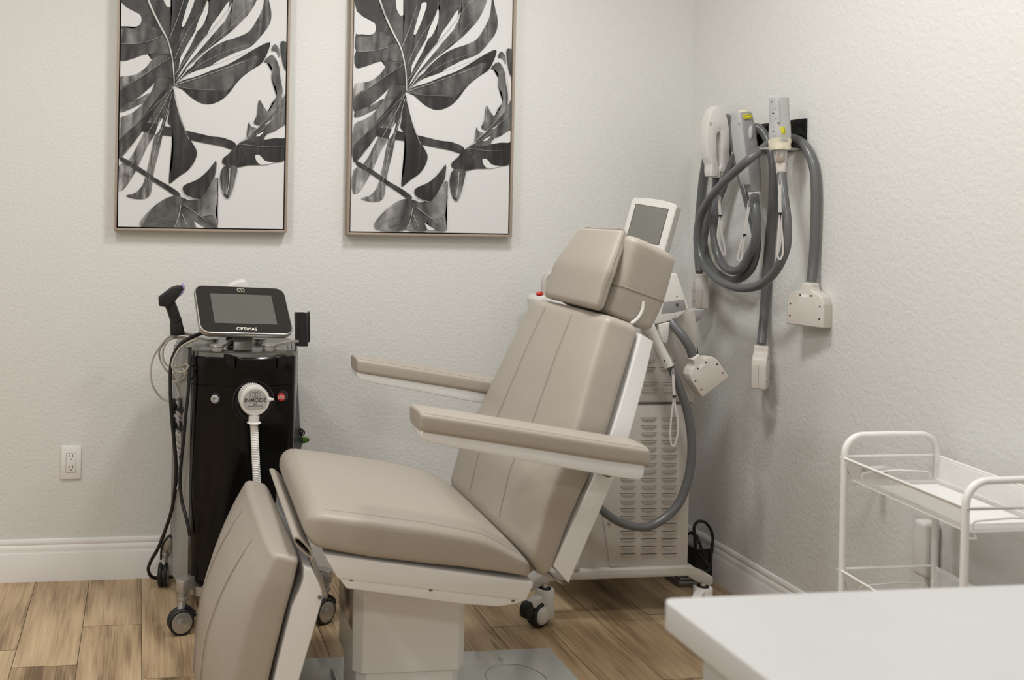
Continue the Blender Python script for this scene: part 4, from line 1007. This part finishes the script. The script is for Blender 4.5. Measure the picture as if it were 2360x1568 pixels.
strap(h1, [(1547,822),(1550,835),(1551,850)], [(1551,856),(1552,880),(1554,914)], [(1554,914),(1550,940),(1546,975),(1545,1005),(1548,1025),(1553,1028),(1560,1010),(1563,985),(1560,955),(1556,935),(1554,914)], 2.855)
def block(parent, c, rx_, ry_, rz_, w=.115, h=.112, t=.046, hosed=None):
    """flat connector: rx_ width dir, rz_ up dir, ry_ face normal"""
    def g(a, b, d=0): return c+rx_*a+rz_*b+ry_*d
    out = [(-.5*w, -.5*h), (.5*w, -.5*h), (.5*w, .18*h), (.44*w, .36*h), (.31*w, .465*h), (.20*w, .50*h), (.155*w, .56*h), (.135*w, .64*h), (.125*w, .74*h), (-.125*w, .74*h), (-.135*w, .64*h), (-.155*w, .56*h), (-.20*w, .50*h), (-.31*w, .465*h), (-.44*w, .36*h), (-.5*w, .18*h)]
    mb = MB(); mb.prism([g(a, b, -t/2) for a, b in out], ry_*t, .006, 3); o = mb.build('connector_shell', 'cream', parent)
    mb = MB()
    for a, b in ((-.40, .10), (-.40, -.25), (.40, .10), (.40, -.25), (-.14, .38), (.16, .38)):
        p = g(a*w, b*h, t/2); mb = MB(); mb.cyl(p-ry_*.002, p+ry_*.0006, .0026, n=12); mb.build('shell_screw', 'dark', o)
    mb = MB(); p = g(-.02*w, .36*h, t/2); b = bmesh.new(); mb.prism([p+rx_*a*.011+rz_*bb_*.005 for a, bb_ in ((-1, -1), (1, -1), (1, 1), (-1, 1))], ry_*.0006); b.free(); mb.build('shell_sticker', 'trim', o)
    mb = MB(); mb.prism([g(a*w, -.5*h, d*t) for a, d in ((-.42, -.32), (.42, -.32), (.42, .32), (-.42, .32))], rz_*-.0006); mb.build('socket_opening', 'slot', o)
    return g(0, .74*h)
h2 = thing('hose_connector', 'flat beige connector tilted on its short grey hose at the right of the laser machine', 'connector', W(1624, 860, Y=2.88))
cD = W(1622, 862, Y=2.86); al = math.radians(36)
rxD = V((math.cos(al), .0, math.sin(al))); rzD = V((-math.sin(al), 0, math.cos(al)))
tD = block(h2, cD, rxD, V((0, -1, 0)), rzD, .112, .098, .045)
mb = MB(); mb.tube([W(1535, 715, Y=2.94), W(1552, 748, Y=2.90), W(1574, 776, Y=2.87), W(1590, 802, Y=2.86), tD-rzD*.01], .0145, n=16, sub=6); mb.build('connector_hose', 'hose', h2)
cable('power_cable', [(1590,728,2.97),(1592,745,2.98),(1599,770,3.0),(1605,800,3.02),(1607,850,3.05),(1600,905,3.05)], .0038, 'rubber', 'thin black cord running down behind the tilted beige connector', 'cable')
# transformer and cables in the corner
tb = W(1608, 1320, Y=3.30)
t = thing('power_box', 'dark grey power box on the floor behind the laser machine', 'power box', (tb.x, 3.3, 0))
mb = MB(); mb.bb((tb.x-.06, 3.22, .0), (tb.x+.02, 3.37, .118), .004); mb.build('box_shell', 'blackm', t)
mb = MB(); mb.bb((tb.x-.063, 3.217, .118), (tb.x+.024, 3.373, .127), .003); mb.build('box_lid', 'greyp', t)
cable('power_cable', [(1600,1295,3.24),(1602,1270,3.22),(1601,1235,3.20),(1600,1215,3.2),(1608,1203,3.2),(1622,1203,3.2),(1636,1217,3.2),(1643,1240,3.2),(1640,1270,3.19),(1637,1300,3.18),(1634,1312,3.18),(1628,1290,3.18),(1616,1262,3.19),(1604,1232,3.21)], .0052, 'rubber', 'black cable standing up in a tall loop by the corner baseboard', 'cable')
cable('power_cable', [(1585,1232,3.25),(1594,1228,3.23),(1600,1236,3.22),(1604,1260,3.21)], .0045, 'rubber', 'short black cord arching behind the laser machine body in the corner', 'cable')
cable('power_cable', [(1610,1275,3.2),(1625,1293,3.17),(1634,1308,3.15),(1631,1316,3.13),(1622,1318,3.12)], .0052, 'rubber', 'black cable falling over the dark power box to the floor', 'cable')
q = W(1580, 1338, Z=.01)
mb = MB(); mb.bb((q.x-.05, q.y-.04, 0), (q.x+.05, q.y+.06, .022), .005); mb.bb((q.x-.04, q.y-.03, .022), (q.x+.035, q.y+.05, .030), .004); tag(mb.build('foot_pedal', 'steel'), 'flat dark foot pedal lying on the floor under the laser machine', 'foot pedal')
# ================================================================== HANDPIECE RACK ON THE RIGHT WALL
def wl(px, py, d): return W(px, py, X=XW-d)
# black acrylic board with pegs
a = wl(1675, 290, .004); b = wl(1857, 348, .004); zt_ = wl(1857, 273, .004).z; zb_ = wl(1857, 347, .004).z
bd = thing('wall_rack', 'black acrylic holder board with clear shelf prongs, screwed to the right wall', 'wall rack', (XW, (a.y+b.y)/2, zb_))
ya_, yb_ = 3.24, b.y
mb = MB(); mb.bb((XW-.010, yb_, zb_), (XW-.0005, ya_, zt_), .0008); mb.build('black_board', 'black', bd)
for yy in (yb_+.085, 3.1):
    mb = MB(); mb.cyl((XW-.009, yy, zt_-.022), (XW-.0125, yy, zt_-.022), .005, bev=.001); mb.build('board_screw', 'black', bd)
# clear prongs, one fork per handpiece
def W3(px, py, Y): return W(px, py, Y=Y)
# each handpiece: axis position (X, Y)
H1Y, H2Y, H3Y = 3.18, 3.00, 2.78
p1 = W3(1654, 350, H1Y); p2 = W3(1726, 350, H2Y); p3 = W3(1797, 340, H3Y)
for p, w_ in ((p1, .05), (p2, .05), (p3, .055)):
    zz = p.z+.0
    mb = MB()
    for s_ in (.55, 1.3):
        mb = MB()
        xa_ = p.x-.035; mb.bb((xa_, p.y+s_*w_*.62-.006, zz-.006), (XW-.010, p.y+s_*w_*.62+.006, zz+.001), .001)
        mb.build('rack_prong', 'acrylic', bd)
R = .0140
def hose(name, pts, parent, m='hose', r=R):
    mb = MB(); mb.tube(pts, r, n=18, sub=8); return mb.build(name, m, parent)
HY = 2.66
# ---- set 3: nearest handpiece, big front loop, flat connector
t3 = thing('laser_handpiece', 'light grey handpiece with taped nozzle, nearest on the wall rack, on the big front loop', 'handpiece', p3, 'handpieces hanging on the wall rack')
Y3 = H3Y
mb = MB()
prof = [((1795.5, 227), 17.5, 16), ((1796, 260), 18.3, 17), ((1797, 290), 19.5, 18), ((1797, 312), 20, 19), ((1797, 325), 19, 18)]
secs = []
for (px, py), hw, ht in prof:
    c = W3(px, py, Y3); s_ = 1/700; secs.append((c, V((hw*s_, 0, 0)), V((0, ht*s_, 0))))
loft(mb, secs, .003, .006, n=3.2, sub=4, N=40); b3 = mb.build('handpiece_body', 'greyl', t3)
mb = MB(); q = [W3(x, y, Y3-.0285) for x, y in ((1800, 293), (1809, 292), (1811, 308), (1802, 309))]; mb.prism(q, (0, .004, 0), .0003); yl = mb.build('warning_label', 'yellow', b3)
mb = MB(); q = [W3(x, y, Y3-.0289) for x, y in ((1802, 295), (1808, 294.3), (1809.5, 306.5), (1803, 307))]; mb.tube(q, .0004, n=5, sub=1, closed=True)
mb.build('label_border', 'ink', yl)
for x, y in ((1781, 235), (1783, 261), (1795, 283), (1784, 302), (1803, 316)):
    q = W3(x, y, Y3-.0262); mb = MB(); mb.cyl(q+V((0, .006, 0)), q, .0016, n=10); mb.build('body_screw', 'dark', b3)
mb = MB(); q = [W3(x, y, Y3-.0262) for x, y in ((1795.5, 232), (1796.5, 262), (1797, 290))]; mb.tube(q, .0004, n=5, sub=2); mb.build('body_seam', 'greyp', b3)
# tape
rnd = random.Random(2); mb = MB()
T_ = [W3(1797+x, y, Y3) for x, y in ((0, 319), (0, 326), (0, 334), (0, 341), (0, 346))]
rings = []
for i, c in enumerate(T_):
    sx = (.027, .0285, .027, .0275, .026)[i]; rings.append([c+V((sx*math.copysign(abs(math.cos(t))**.6, math.cos(t))*(1+rnd.uniform(-.06, .06)), .027*math.copysign(abs(math.sin(t))**.6, math.sin(t))*(1+rnd.uniform(-.1, .1)), rnd.uniform(-.0015, .0015))) for t in [2*math.pi*k/22 for k in range(22)]])
mb.rings(rings); mb.build('masking_tape', 'tape', t3)
mb = MB(); c0 = W3(1798, 345, Y3); c1 = W3(1800, 375, Y3); c2 = W3(1801, 400, Y3)
loft(mb, [(c0, V((.019, 0, 0)), V((0, .017, 0))), (c1, V((.0165, 0, 0)), V((0, .016, 0)))], .002, .001, n=3, N=32); mb.build('neck', 'greyl', t3)
mb = MB(); mb.prism([W3(x, y, Y3-.0175) for x, y in ((1791, 350), (1794, 350), (1794, 358), (1797, 361), (1804, 360), (1806, 357), (1806, 350), (1809, 350), (1809, 368), (1806, 373), (1794, 373), (1791, 369))], (0, .004, 0), .0008); mb.build('release_latch', 'frame', t3)
mb = MB(); mb.cyl(c1, c2, .0158, .0150, bev=.0015); mb.build('sleeve', 'cream', t3)
def fr(px, py, y): return W3(px, py, y)
hose('handpiece_hose', [c2+V((0, 0, .004)), wl(1803,430,.105), wl(1808,468,.11), wl(1813,510,.115), wl(1813,548,.115), wl(1811,570,.115), wl(1802,597,.115), wl(1783,630,.115), wl(1753,656,.115), wl(1713,665,.115), wl(1675,656,.115), wl(1644,636,.115), wl(1620,605,.115), wl(1608,562,.115), wl(1612,508,.12), wl(1633,463,.135), wl(1669,420,.16), wl(1722,371,.165), wl(1762,340,.11), wl(1790,322,.050), wl(1818,317,.026), wl(1842,324,.020), wl(1862,347,.020), wl(1876,388,.019), wl(1880,441,.019), wl(1878,548,.019), wl(1875,600,.020), wl(1870,648,.030)], t3)
top = wl(1868, 652, .034)
rx3 = V((.30, -.95, 0)).normalized(); rz3 = V((.02, 0, 1)).normalized(); ry3 = rz3.cross(rx3)
ry3 = ry3 if ry3.x < 0 else -ry3
block(t3, top-rz3*(.108*.74), rx3, ry3, rz3, .122, .108, .044)
strap(t3, [(1799,392),(1797,402),(1796,412)], [(1797,418),(1797,450),(1798,492)], [(1798,492),(1795,530),(1793,560),(1792,590),(1797,598),(1803,588),(1804,560),(1801,525),(1798,492)], H3Y-.07)
# ---- set 2: grey handpiece in the middle
t2 = thing('laser_handpiece', 'dark grey handpiece with yellow label and oval button, in the middle of the wall rack', 'handpiece', p2, 'handpieces hanging on the wall rack')
Y2 = H2Y-.05
mb = MB(); secs = []
for (px, py), hw, ht in (((1713, 262), 17, 15), ((1716, 300), 20.5, 19), ((1722, 345), 21.5, 20), ((1729, 390), 19.5, 18), ((1735, 425), 16, 15), ((1738, 441), 14, 13.5)):
    c = W3(px, py, Y2); s_ = 1/690; secs.append((c, V((hw*s_*1.0, 0, 0)), V((0, ht*s_, 0))))
loft(mb, secs, .003, .003, n=3.2, sub=4, N=40); b2 = mb.build('handpiece_body', 'greyp', t2)
mb = MB(); secs2 = [(c+V((-.020, .004, 0)), a*.45, b_*1.02) for c, a, b_ in secs[:5]]
loft(mb, secs2, .002, .002, n=3, sub=4, N=32); mb.build('light_side_shell', 'greyl', b2)
mb = MB(); mb.lathe(W3(1712, 262, Y2)+V((0, 0, 0)), (-.03, 0, 1), [(.020, -.002), (.021, .006), (.012, .009), (.008, .012), (0, .012)], 20); mb.build('taped_tip', 'tape', t2)
mb = MB(); q = [W3(x, y, Y2-.0285) for x, y in ((1714, 264), (1731, 262), (1734, 273), (1717, 275))]; mb.prism(q, (0, .006, 0), .0003); yl = mb.build('warning_label', 'yellow', b2)
mb = MB(); q = [W3(x, y, Y2-.0289) for x, y in ((1716, 266), (1730, 264.2), (1732, 271.5), (1718, 273))]; mb.tube(q, .0006, n=5, sub=1, closed=True); mb.build('label_border', 'ink', yl)
mb = MB(); c = W3(1730, 306, Y2-.028); mb.sphere(c, 1, (.0075, .006, .024), 10); mb.build('oval_button', 'greyl', b2)
mb = MB(); e_ = W3(1704, 286, Y2-.029)
for q_ in (0, 1): mb.tube([e_+V((.004*math.cos(t+q_)*(.6+.4*q_), 0, .006*math.sin(t)*(.6+.4*q_))) for t in (0, 1.2, 2.4, 3.6, 4.8)], .0005, n=5, sub=3)
mb.build('body_emblem', 'ink', b2)
mb = MB(); q = W3(1746, 420, Y2-.018); mb.cyl(q+V((0, .006, 0)), q+V((0, -.001, 0)), .0017, n=10); mb.build('body_screw', 'dark', b2)
c2_ = W3(1738, 445, Y2); mb = MB(); mb.cyl(c2_+V((0, 0, .004)), c2_+V((.001, 0, -.008)), .0205, .018, bev=.001); mb.build('end_collar', 'creamw', t2)
hose('handpiece_hose', [c2_, wl(1741,481,.09), wl(1744,530,.085), wl(1738,565,.08), wl(1723,593,.08), wl(1710,617,.08), wl(1693,625,.08), wl(1672,617,.08), wl(1656,593,.08), wl(1648,560,.08), wl(1645,520,.08), wl(1651,475,.075), wl(1668,425,.06), wl(1690,370,.05), wl(1705,330,.045), wl(1722,302,.04), wl(1742,293,.035), wl(1757,303,.024), wl(1770,325,.020), wl(1778,352,.020), wl(1782,388,.020), wl(1781,468,.019), wl(1774,548,.019), wl(1765,662,.020), wl(1760,739,.030), wl(1755,793,.050)], t2)
def edgeblock(parent, top, w, h, t, skew=0.0, tilt=0.0):
    """connector seen on its narrow edge: wide side runs along Y"""
    rx = V((math.sin(skew), math.cos(skew), 0)); rz = V((tilt, 0, 1)).normalized(); ry = V((math.cos(skew), -math.sin(skew), 0))
    if tilt: ry = -ry
    c = top-rz*(h*.74); block(parent, c, rx, ry, rz, w, h, t)
    mb = MB(); p = c-rx*(w*.503)
    mb.tube([p+rz*(h*.2), p-rz*(h*.5)], .0005, n=5, sub=1); mb.build('shell_joint', 'greyp', parent)
t_ = wl(1755, 797, .052)
edgeblock(t2, t_, .085, .112, .045, math.radians(44))
strap(t2, [(1724,446),(1727,455),(1726,465)], [(1726,470),(1722,500),(1716,541)], [(1716,541),(1708,560),(1702,585),(1700,598),(1705,601),(1710,594),(1711,575),(1716,541)], 2.90)
# ---- set 1: white loop handle furthest back
t1 = thing('laser_handpiece', 'white handpiece with an open loop handle, furthest into the corner on the wall rack', 'handpiece', p1, 'handpieces hanging on the wall rack')
Y1 = H1Y-.06
outer = [(1654,243),(1664,247),(1673,262),(1679,285),(1682,310),(1682,350),(1681,392),(1676,398),(1662,396),(1659,391),(1663,380),(1664,345),(1663,312),(1658,303),(1653,308),(1651,330),(1652,360),(1656,405),(1641,406),(1640,380),(1634,362),(1630,330),(1632,290),(1638,262),(1646,247)]
mb = MB(); P = [W3(x, y, Y1) for x, y in outer]; mb.prism(spline(P, 2, True), (.0, .045, 0), .0045); b1 = mb.build('handpiece_body', 'creamw', t1)
mb = MB(); P = [W3(x, y, Y1+.046) for x, y in ((1655,245),(1664,247),(1673,262),(1680,285),(1683,310),(1683,350),(1682,390),(1676,396),(1668,392),(1672,360),(1672,310),(1668,275),(1660,256))]; mb.prism(P, (0, .012, 0), .003); mb.build('rear_shell', 'cream', b1)
for x, y in ((1659, 295), (1664, 388)):
    q = W3(x, y, Y1); mb = MB(); mb.cyl(q+V((0, .003, 0)), q+V((0, -.0008, 0)), .0017, n=10); mb.build('body_screw', 'dark', b1)
mb = MB(); e_ = W3(1638, 286, Y1-.0006); mb.tube([e_+V((.0035*math.cos(t), 0, .006*math.sin(t))) for t in (0, 1.05, 2.1, 3.15, 4.2, 5.25)], .0004, n=5, sub=2, closed=True); mb.build('body_emblem', 'ink', b1)
c1_ = W3(1650, 385, Y1+.02); ce = W3(1651, 410, Y1+.02); mb = MB(); mb.cyl(c1_, ce, .0175, .0165, bev=.002); mb.build('hose_socket', 'creamw', t1)
hose('handpiece_hose', [ce+V((0, 0, .004)), wl(1649,440,.06), wl(1638,480,.05), wl(1627,521,.05), wl(1622,560,.048), wl(1634,607,.048), wl(1657,633,.048), wl(1685,646,.048), wl(1713,638,.048), wl(1733,614,.048), wl(1743,573,.048), wl(1742,540,.048), wl(1732,495,.048), wl(1718,441,.048), wl(1703,388,.045), wl(1692,325,.040), wl(1684,285,.036), wl(1676,272,.030), wl(1662,276,.024), wl(1645,300,.020), wl(1633,340,.020), wl(1620,410,.020), wl(1614,468,.020), wl(1610,521,.020), wl(1608,575,.020), wl(1612,628,.038)], t1)
t_ = wl(1616, 632, .045)
edgeblock(t1, t_, .075, .100, .046, math.radians(24), .01)
strap(t1, [(1658,412),(1660,430),(1660,445)], [(1660,448),(1658,470),(1660,497)], [(1660,497),(1656,520),(1654,545),(1660,570),(1668,588),(1671,582),(1668,560),(1662,530),(1660,497)], 3.03)
# ================================================================== TROLLEY
ct = thing('mesh_trolley', 'white metal trolley with mesh baskets and hoop handles against the right wall', 'trolley', (1.9, 2.0, 0))
rim_z = H-.608
cxl, cxr, cyn, cyf = 1.757, 2.043, 1.803, 2.205
# fit posts from the photo
FLp = W(1945, 1100, Y=2.205); FRp = W(2158, 1100, Y=2.205); NLp = W(2224, 1230, Y=1.80)
xl_, xr_ = (FLp.x+NLp.x)/2, FRp.x
xl_ = NLp.x; skew = (FLp.x-NLp.x)
def cp(u, v, z): # u 0 left..1 right, v 0 near..1 far
    return V((NLp.x+skew*v+(xr_-FLp.x)*u, 1.80+(2.205-1.80)*v, z))
topz = W(2050, 1002, Y=2.205).z
PR = .0078
for v in (0, 1):
    mb = MB(); r = .05
    L = [cp(0, v, .10), cp(0, v, topz-r-.05), cp(0, v, topz-r)]
    for k in range(1, 6):
        a = math.pi/2*k/6; L.append(cp(0, v, topz-r)+V((r*(1-math.cos(a)), 0, r*math.sin(a))))
    Rr = [V((cp(1, v, 0).x-(p.x-cp(0, v, 0).x), p.y, p.z)) for p in L][::-1]
    mb.tube(L+[cp(0, v, topz)+V((r, 0, 0))]+[cp(1, v, topz)-V((r, 0, 0))]+Rr, PR, n=14, sub=2); mb.build('hoop_post', 'cart', ct)
def rod(pts, name, r=.0022, parent=ct, sub=3): mb = MB(); mb.tube(pts, r, n=8, sub=sub); return mb.build(name, 'cart', parent)
def wiremesh(mb, a, b, c, d, n, m, r=.00055):
    """diagonal mesh of fine ribbons over quad a(bl) b(br) c(tr) d(tl)"""
    def g(u, v): return a.lerp(b, u).lerp(d.lerp(c, u), v)
    nr = (b-a).cross(d-a).normalized()
    K = n
    asp = (d-a).length/(b-a).length
    step = 1.0/n
    def seg(p, q):
        t = (q-p).normalized(); s_ = t.cross(nr)*r
        f = mb.bm.faces.new([mb.bm.verts.new(x) for x in (p+s_, p-s_, q-s_, q+s_)]); mb._mark([f])
    i = -asp
    while i < 1:
        for sg in (1, -1):
            u0, u1 = (i, i+asp) if sg == 1 else (i+asp, i)
            v0, v1 = 0., 1.
            # clip to 0..1 in u
            pts = []
            def at(t): return (u0+(u1-u0)*t, t)
            ts = [0., 1.]
            if u1 != u0:
                t_a = (0-u0)/(u1-u0); t_b = (1-u0)/(u1-u0); lo, hi = min(t_a, t_b), max(t_a, t_b)
                ts = [max(0, lo), min(1, hi)]
            if ts[1] > ts[0]+1e-4: seg(g(*at(ts[0])), g(*at(ts[1])))
        i += step
def tray(z, idx):
    dp = .055; ins = .016
    tx = [cp(0, 0, z)+V((-.002, -.008, 0)), cp(1, 0, z)+V((.002, -.008, 0)), cp(1, 1, z)+V((.002, .008, 0)), cp(0, 1, z)+V((-.002, .008, 0))]
    bx = [p+V(((ins if i in (0, 3) else -ins), (ins if i in (0, 1) else -ins), -dp)) for i, p in enumerate(tx)]
    mb = MB(); mb.tube(tx, .0032, n=8, sub=1, closed=True); rim = mb.build('tray_rim', 'cart', ct)
    names = ['mesh_side']*4
    for i in range(4):
        j = (i+1) % 4; mb = MB()
        if i in (1, 3):
            top0, top1 = tx[i], tx[j]
            wiremesh(mb, bx[i], bx[j], top1, top0, 110, 14)
            # solid hem strip below the rim and at the corners
            for p, q, o in ((top0, top1, bx[i]),):
                pass
            h0 = top0.lerp(bx[i], .12); h1 = top1.lerp(bx[j], .12)
            mb.prism([top0, top1, h1, h0], ((bx[i]-bx[j]).cross(V((0, 0, 1))).normalized()*.0008))
            for e0, e1, f0, f1 in ((top0, bx[i], top1, bx[j]), (top1, bx[j], top0, bx[i])):
                w0 = e0.lerp(f0, .018); w1 = e1.lerp(f1, .018); mb.prism([e0, w0, w1, e1], ((bx[i]-bx[j]).cross(V((0, 0, 1))).normalized()*.0008))
            mb.build('mesh_side', 'cart', ct)
    # bottom: flat solid plate with mesh border
    zb2 = z-dp
    mb = MB(); a, b, c, d = bx
    ia = [a.lerp(c, .13), b.lerp(d, .13), c.lerp(a, .13), d.lerp(b, .13)]
    mb.prism(ia, (0, 0, -.001)); mb.build('tray_plate', 'cart', ct)
    mb = MB()
    for i in range(4):
        j = (i+1) % 4; wiremesh(mb, bx[i], bx[j], ia[j], ia[i], 90 if i in (1, 3) else 60, 5)
    for i in range(4): mb.tube([bx[i], bx[(i+1) % 4]], .0014, n=6, sub=1)
    mb.build('mesh_floor', 'cart', ct)
    # end wires at both short ends
    for v, s_ in ((0, -1), (1, 1)):
        l, r = cp(0, v, 0), cp(1, v, 0); y = l.y+s_*.004
        rod([V((l.x, y, z)), V((r.x, y, z))], 'end_wire', sub=1)
        y2 = l.y-s_*.004; zu = z-.035; zl = z-dp-.002
        rod([V((l.x+.004, y2, zl-.008)), V((l.x+.03, y2, zl-.010)), V((l.x+.036, y2-s_*.012, zl-.002)), V((l.x+.036, y2-s_*.014, zu-.006)), V((l.x+.044, y2-s_*.014, zu)), V((r.x-.044, y2-s_*.014, zu)), V((r.x-.036, y2-s_*.014, zu-.006)), V((r.x-.036, y2-s_*.012, zl-.002)), V((r.x-.03, y2, zl-.010)), V((r.x-.004, y2, zl-.008))], 'end_loop', sub=2)
for i, z in enumerate((rim_z, .436, .16)): tray(z, i)
for v in (0, 1):
    for u in (0, 1):
        p = cp(u, v, .10); mb = MB(); mb.cyl(p, p-V((0, 0, .045)), .006); mb.lathe(p+V((0, -.012, -.0735)), (0, 1, 0), [(.02, 0), (.026, .003), (.0265, .012), (.026, .021), (.02, .024)], 24); mb.build('castor', 'cart', ct)
# things beyond the trolley
a = W(2011, 1084, X=XW-.075); b = W(2040, 1081, X=XW-.0)
st = thing('wall_bumper', 'short white cylinder with a dark spring end, sticking out of the wall behind the trolley', 'door stop', b)
bc_ = W(2037, 1082, X=XW-.001)
mb = MB(); mb.cyl(bc_, bc_+V((-.062, -.004, 0)), .0105, .0095, n=24, bev=.0015); mb.build('bumper_body', 'creamw', st)
mb = MB(); mb.cyl(bc_+V((-.0615, -.004, 0)), bc_+V((-.066, -.004, 0)), .0078, .0078, n=20); mb.build('bumper_tip', 'steel', st)
q0 = W(2104, 1197, X=XW-.045); q1 = W(2106, 1318, X=XW-.045); q2 = W(2164, 1350, X=XW-.006)
mb = MB(); mb.bb((XW-.048, q2.y, q1.z-.006), (XW-.001, q0.y, q0.z+.004), .012, seg=4)
wu = thing('wall_box', 'white rounded plastic box mounted low on the wall behind the trolley', 'wall box', (XW, q0.y, q1.z)); mb.build('box_shell', 'creamw', wu)
mb = MB(); mb.bb((XW-.034, q2.y+.01, q1.z-.07), (XW-.008, q0.y-.03, q1.z-.004), .003); mb.build('box_mount', 'cream', wu)
# ================================================================== FOREGROUND TABLE
zt_ = .752
cnr = W(1523, 1379, Z=zt_)
R_ = .018
tb = thing('work_table', 'white table with rounded corner, out of focus in the lower right foreground', 'table', (cnr.x+.4, cnr.y-.4, 0))
xr2 = XW-.25; yn2 = .35
poly = []
for cx_, cy_, a0 in ((cnr.x+R_, cnr.y-R_, 90), (cnr.x+R_, yn2+R_, 180), (xr2-R_, yn2+R_, 270), (xr2-R_, cnr.y-R_, 0)):
    for k in range(7):
        a = math.radians(a0+90*k/6); poly.append(V((cx_+R_*math.cos(a), cy_+R_*math.sin(a), zt_-.042)))
mb = MB(); mb.prism(poly, (0, 0, .042), .004); mb.build('tabletop', 'powdertop', tb)
fx = W(1619, 1540, Y=cnr.y-.05).x
mb = MB(); mb.bb((fx, yn2+.04, 0), (xr2-.04, cnr.y-.05, zt_-.042), .003); mb.build('table_cabinet', 'powdertop', tb)
# ================================================================== LIGHT + CAMERA
def area(name, loc, size, power, col=(1, .95, .88), target=None, spread=180):
    l = bpy.data.lights.new(name, 'AREA'); l.shape = 'RECTANGLE'; l.size = size[0]; l.size_y = size[1]; l.energy = power; l.color = col
    l.spread = math.radians(spread)
    o = bpy.data.objects.new(name, l); COL.objects.link(o); o.location = loc
    if target is not None: o.rotation_euler = (V(target)-V(loc)).to_track_quat('-Z', 'Y').to_euler()
    return o
WARM = (1.0, 0.998, 0.982)
area('ceiling_light', (1.0, 2.34, CZ-.02), (.3, .3), 14.2, WARM)
area('ceiling_light', (-0.45, 2.1, CZ-.02), (.3, .3), 10.8, WARM)
area('ceiling_light', (1.35, 1.45, CZ-.02), (.3, .3), 8.5, WARM)
area('ceiling_light', (-1.5, 0.9, CZ-.02), (.3, .3), 16, WARM)
area('ceiling_light', (-0.4, -1.0, CZ-.02), (.3, .3), 17, WARM)
w = bpy.data.worlds.new('room_world'); bpy.context.scene.world = w; w.use_nodes = True
w.node_tree.nodes['Background'].inputs[0].default_value = (1, .97, .93, 1); w.node_tree.nodes['Background'].inputs[1].default_value = 0.05
cam = bpy.data.cameras.new('camera'); co = bpy.data.objects.new('camera', cam); COL.objects.link(co)
cam.sensor_fit = 'HORIZONTAL'; cam.sensor_width = 36.0; cam.lens = F*36/2360
cam.shift_x = (1180-CX)/2360; cam.shift_y = -(784-CY)/2360
cam.clip_start = 0.05
co.matrix_world = Matrix(((rt.x, up.x, -fw.x, 0), (rt.y, up.y, -fw.y, 0), (rt.z, up.z, -fw.z, H), (0, 0, 0, 1)))
cam.dof.use_dof = True; cam.dof.focus_distance = 3.1; cam.dof.aperture_fstop = 2.9
sc = bpy.context.scene; sc.camera = co
sc.view_settings.view_transform = 'Standard'; sc.view_settings.look = 'None'; sc.view_settings.gamma = 1; sc.view_settings.use_curve_mapping = False
sc.view_settings.exposure = 0.5
sc.cycles.max_bounces = 8; sc.cycles.diffuse_bounces = 5; sc.cycles.use_denoising = True
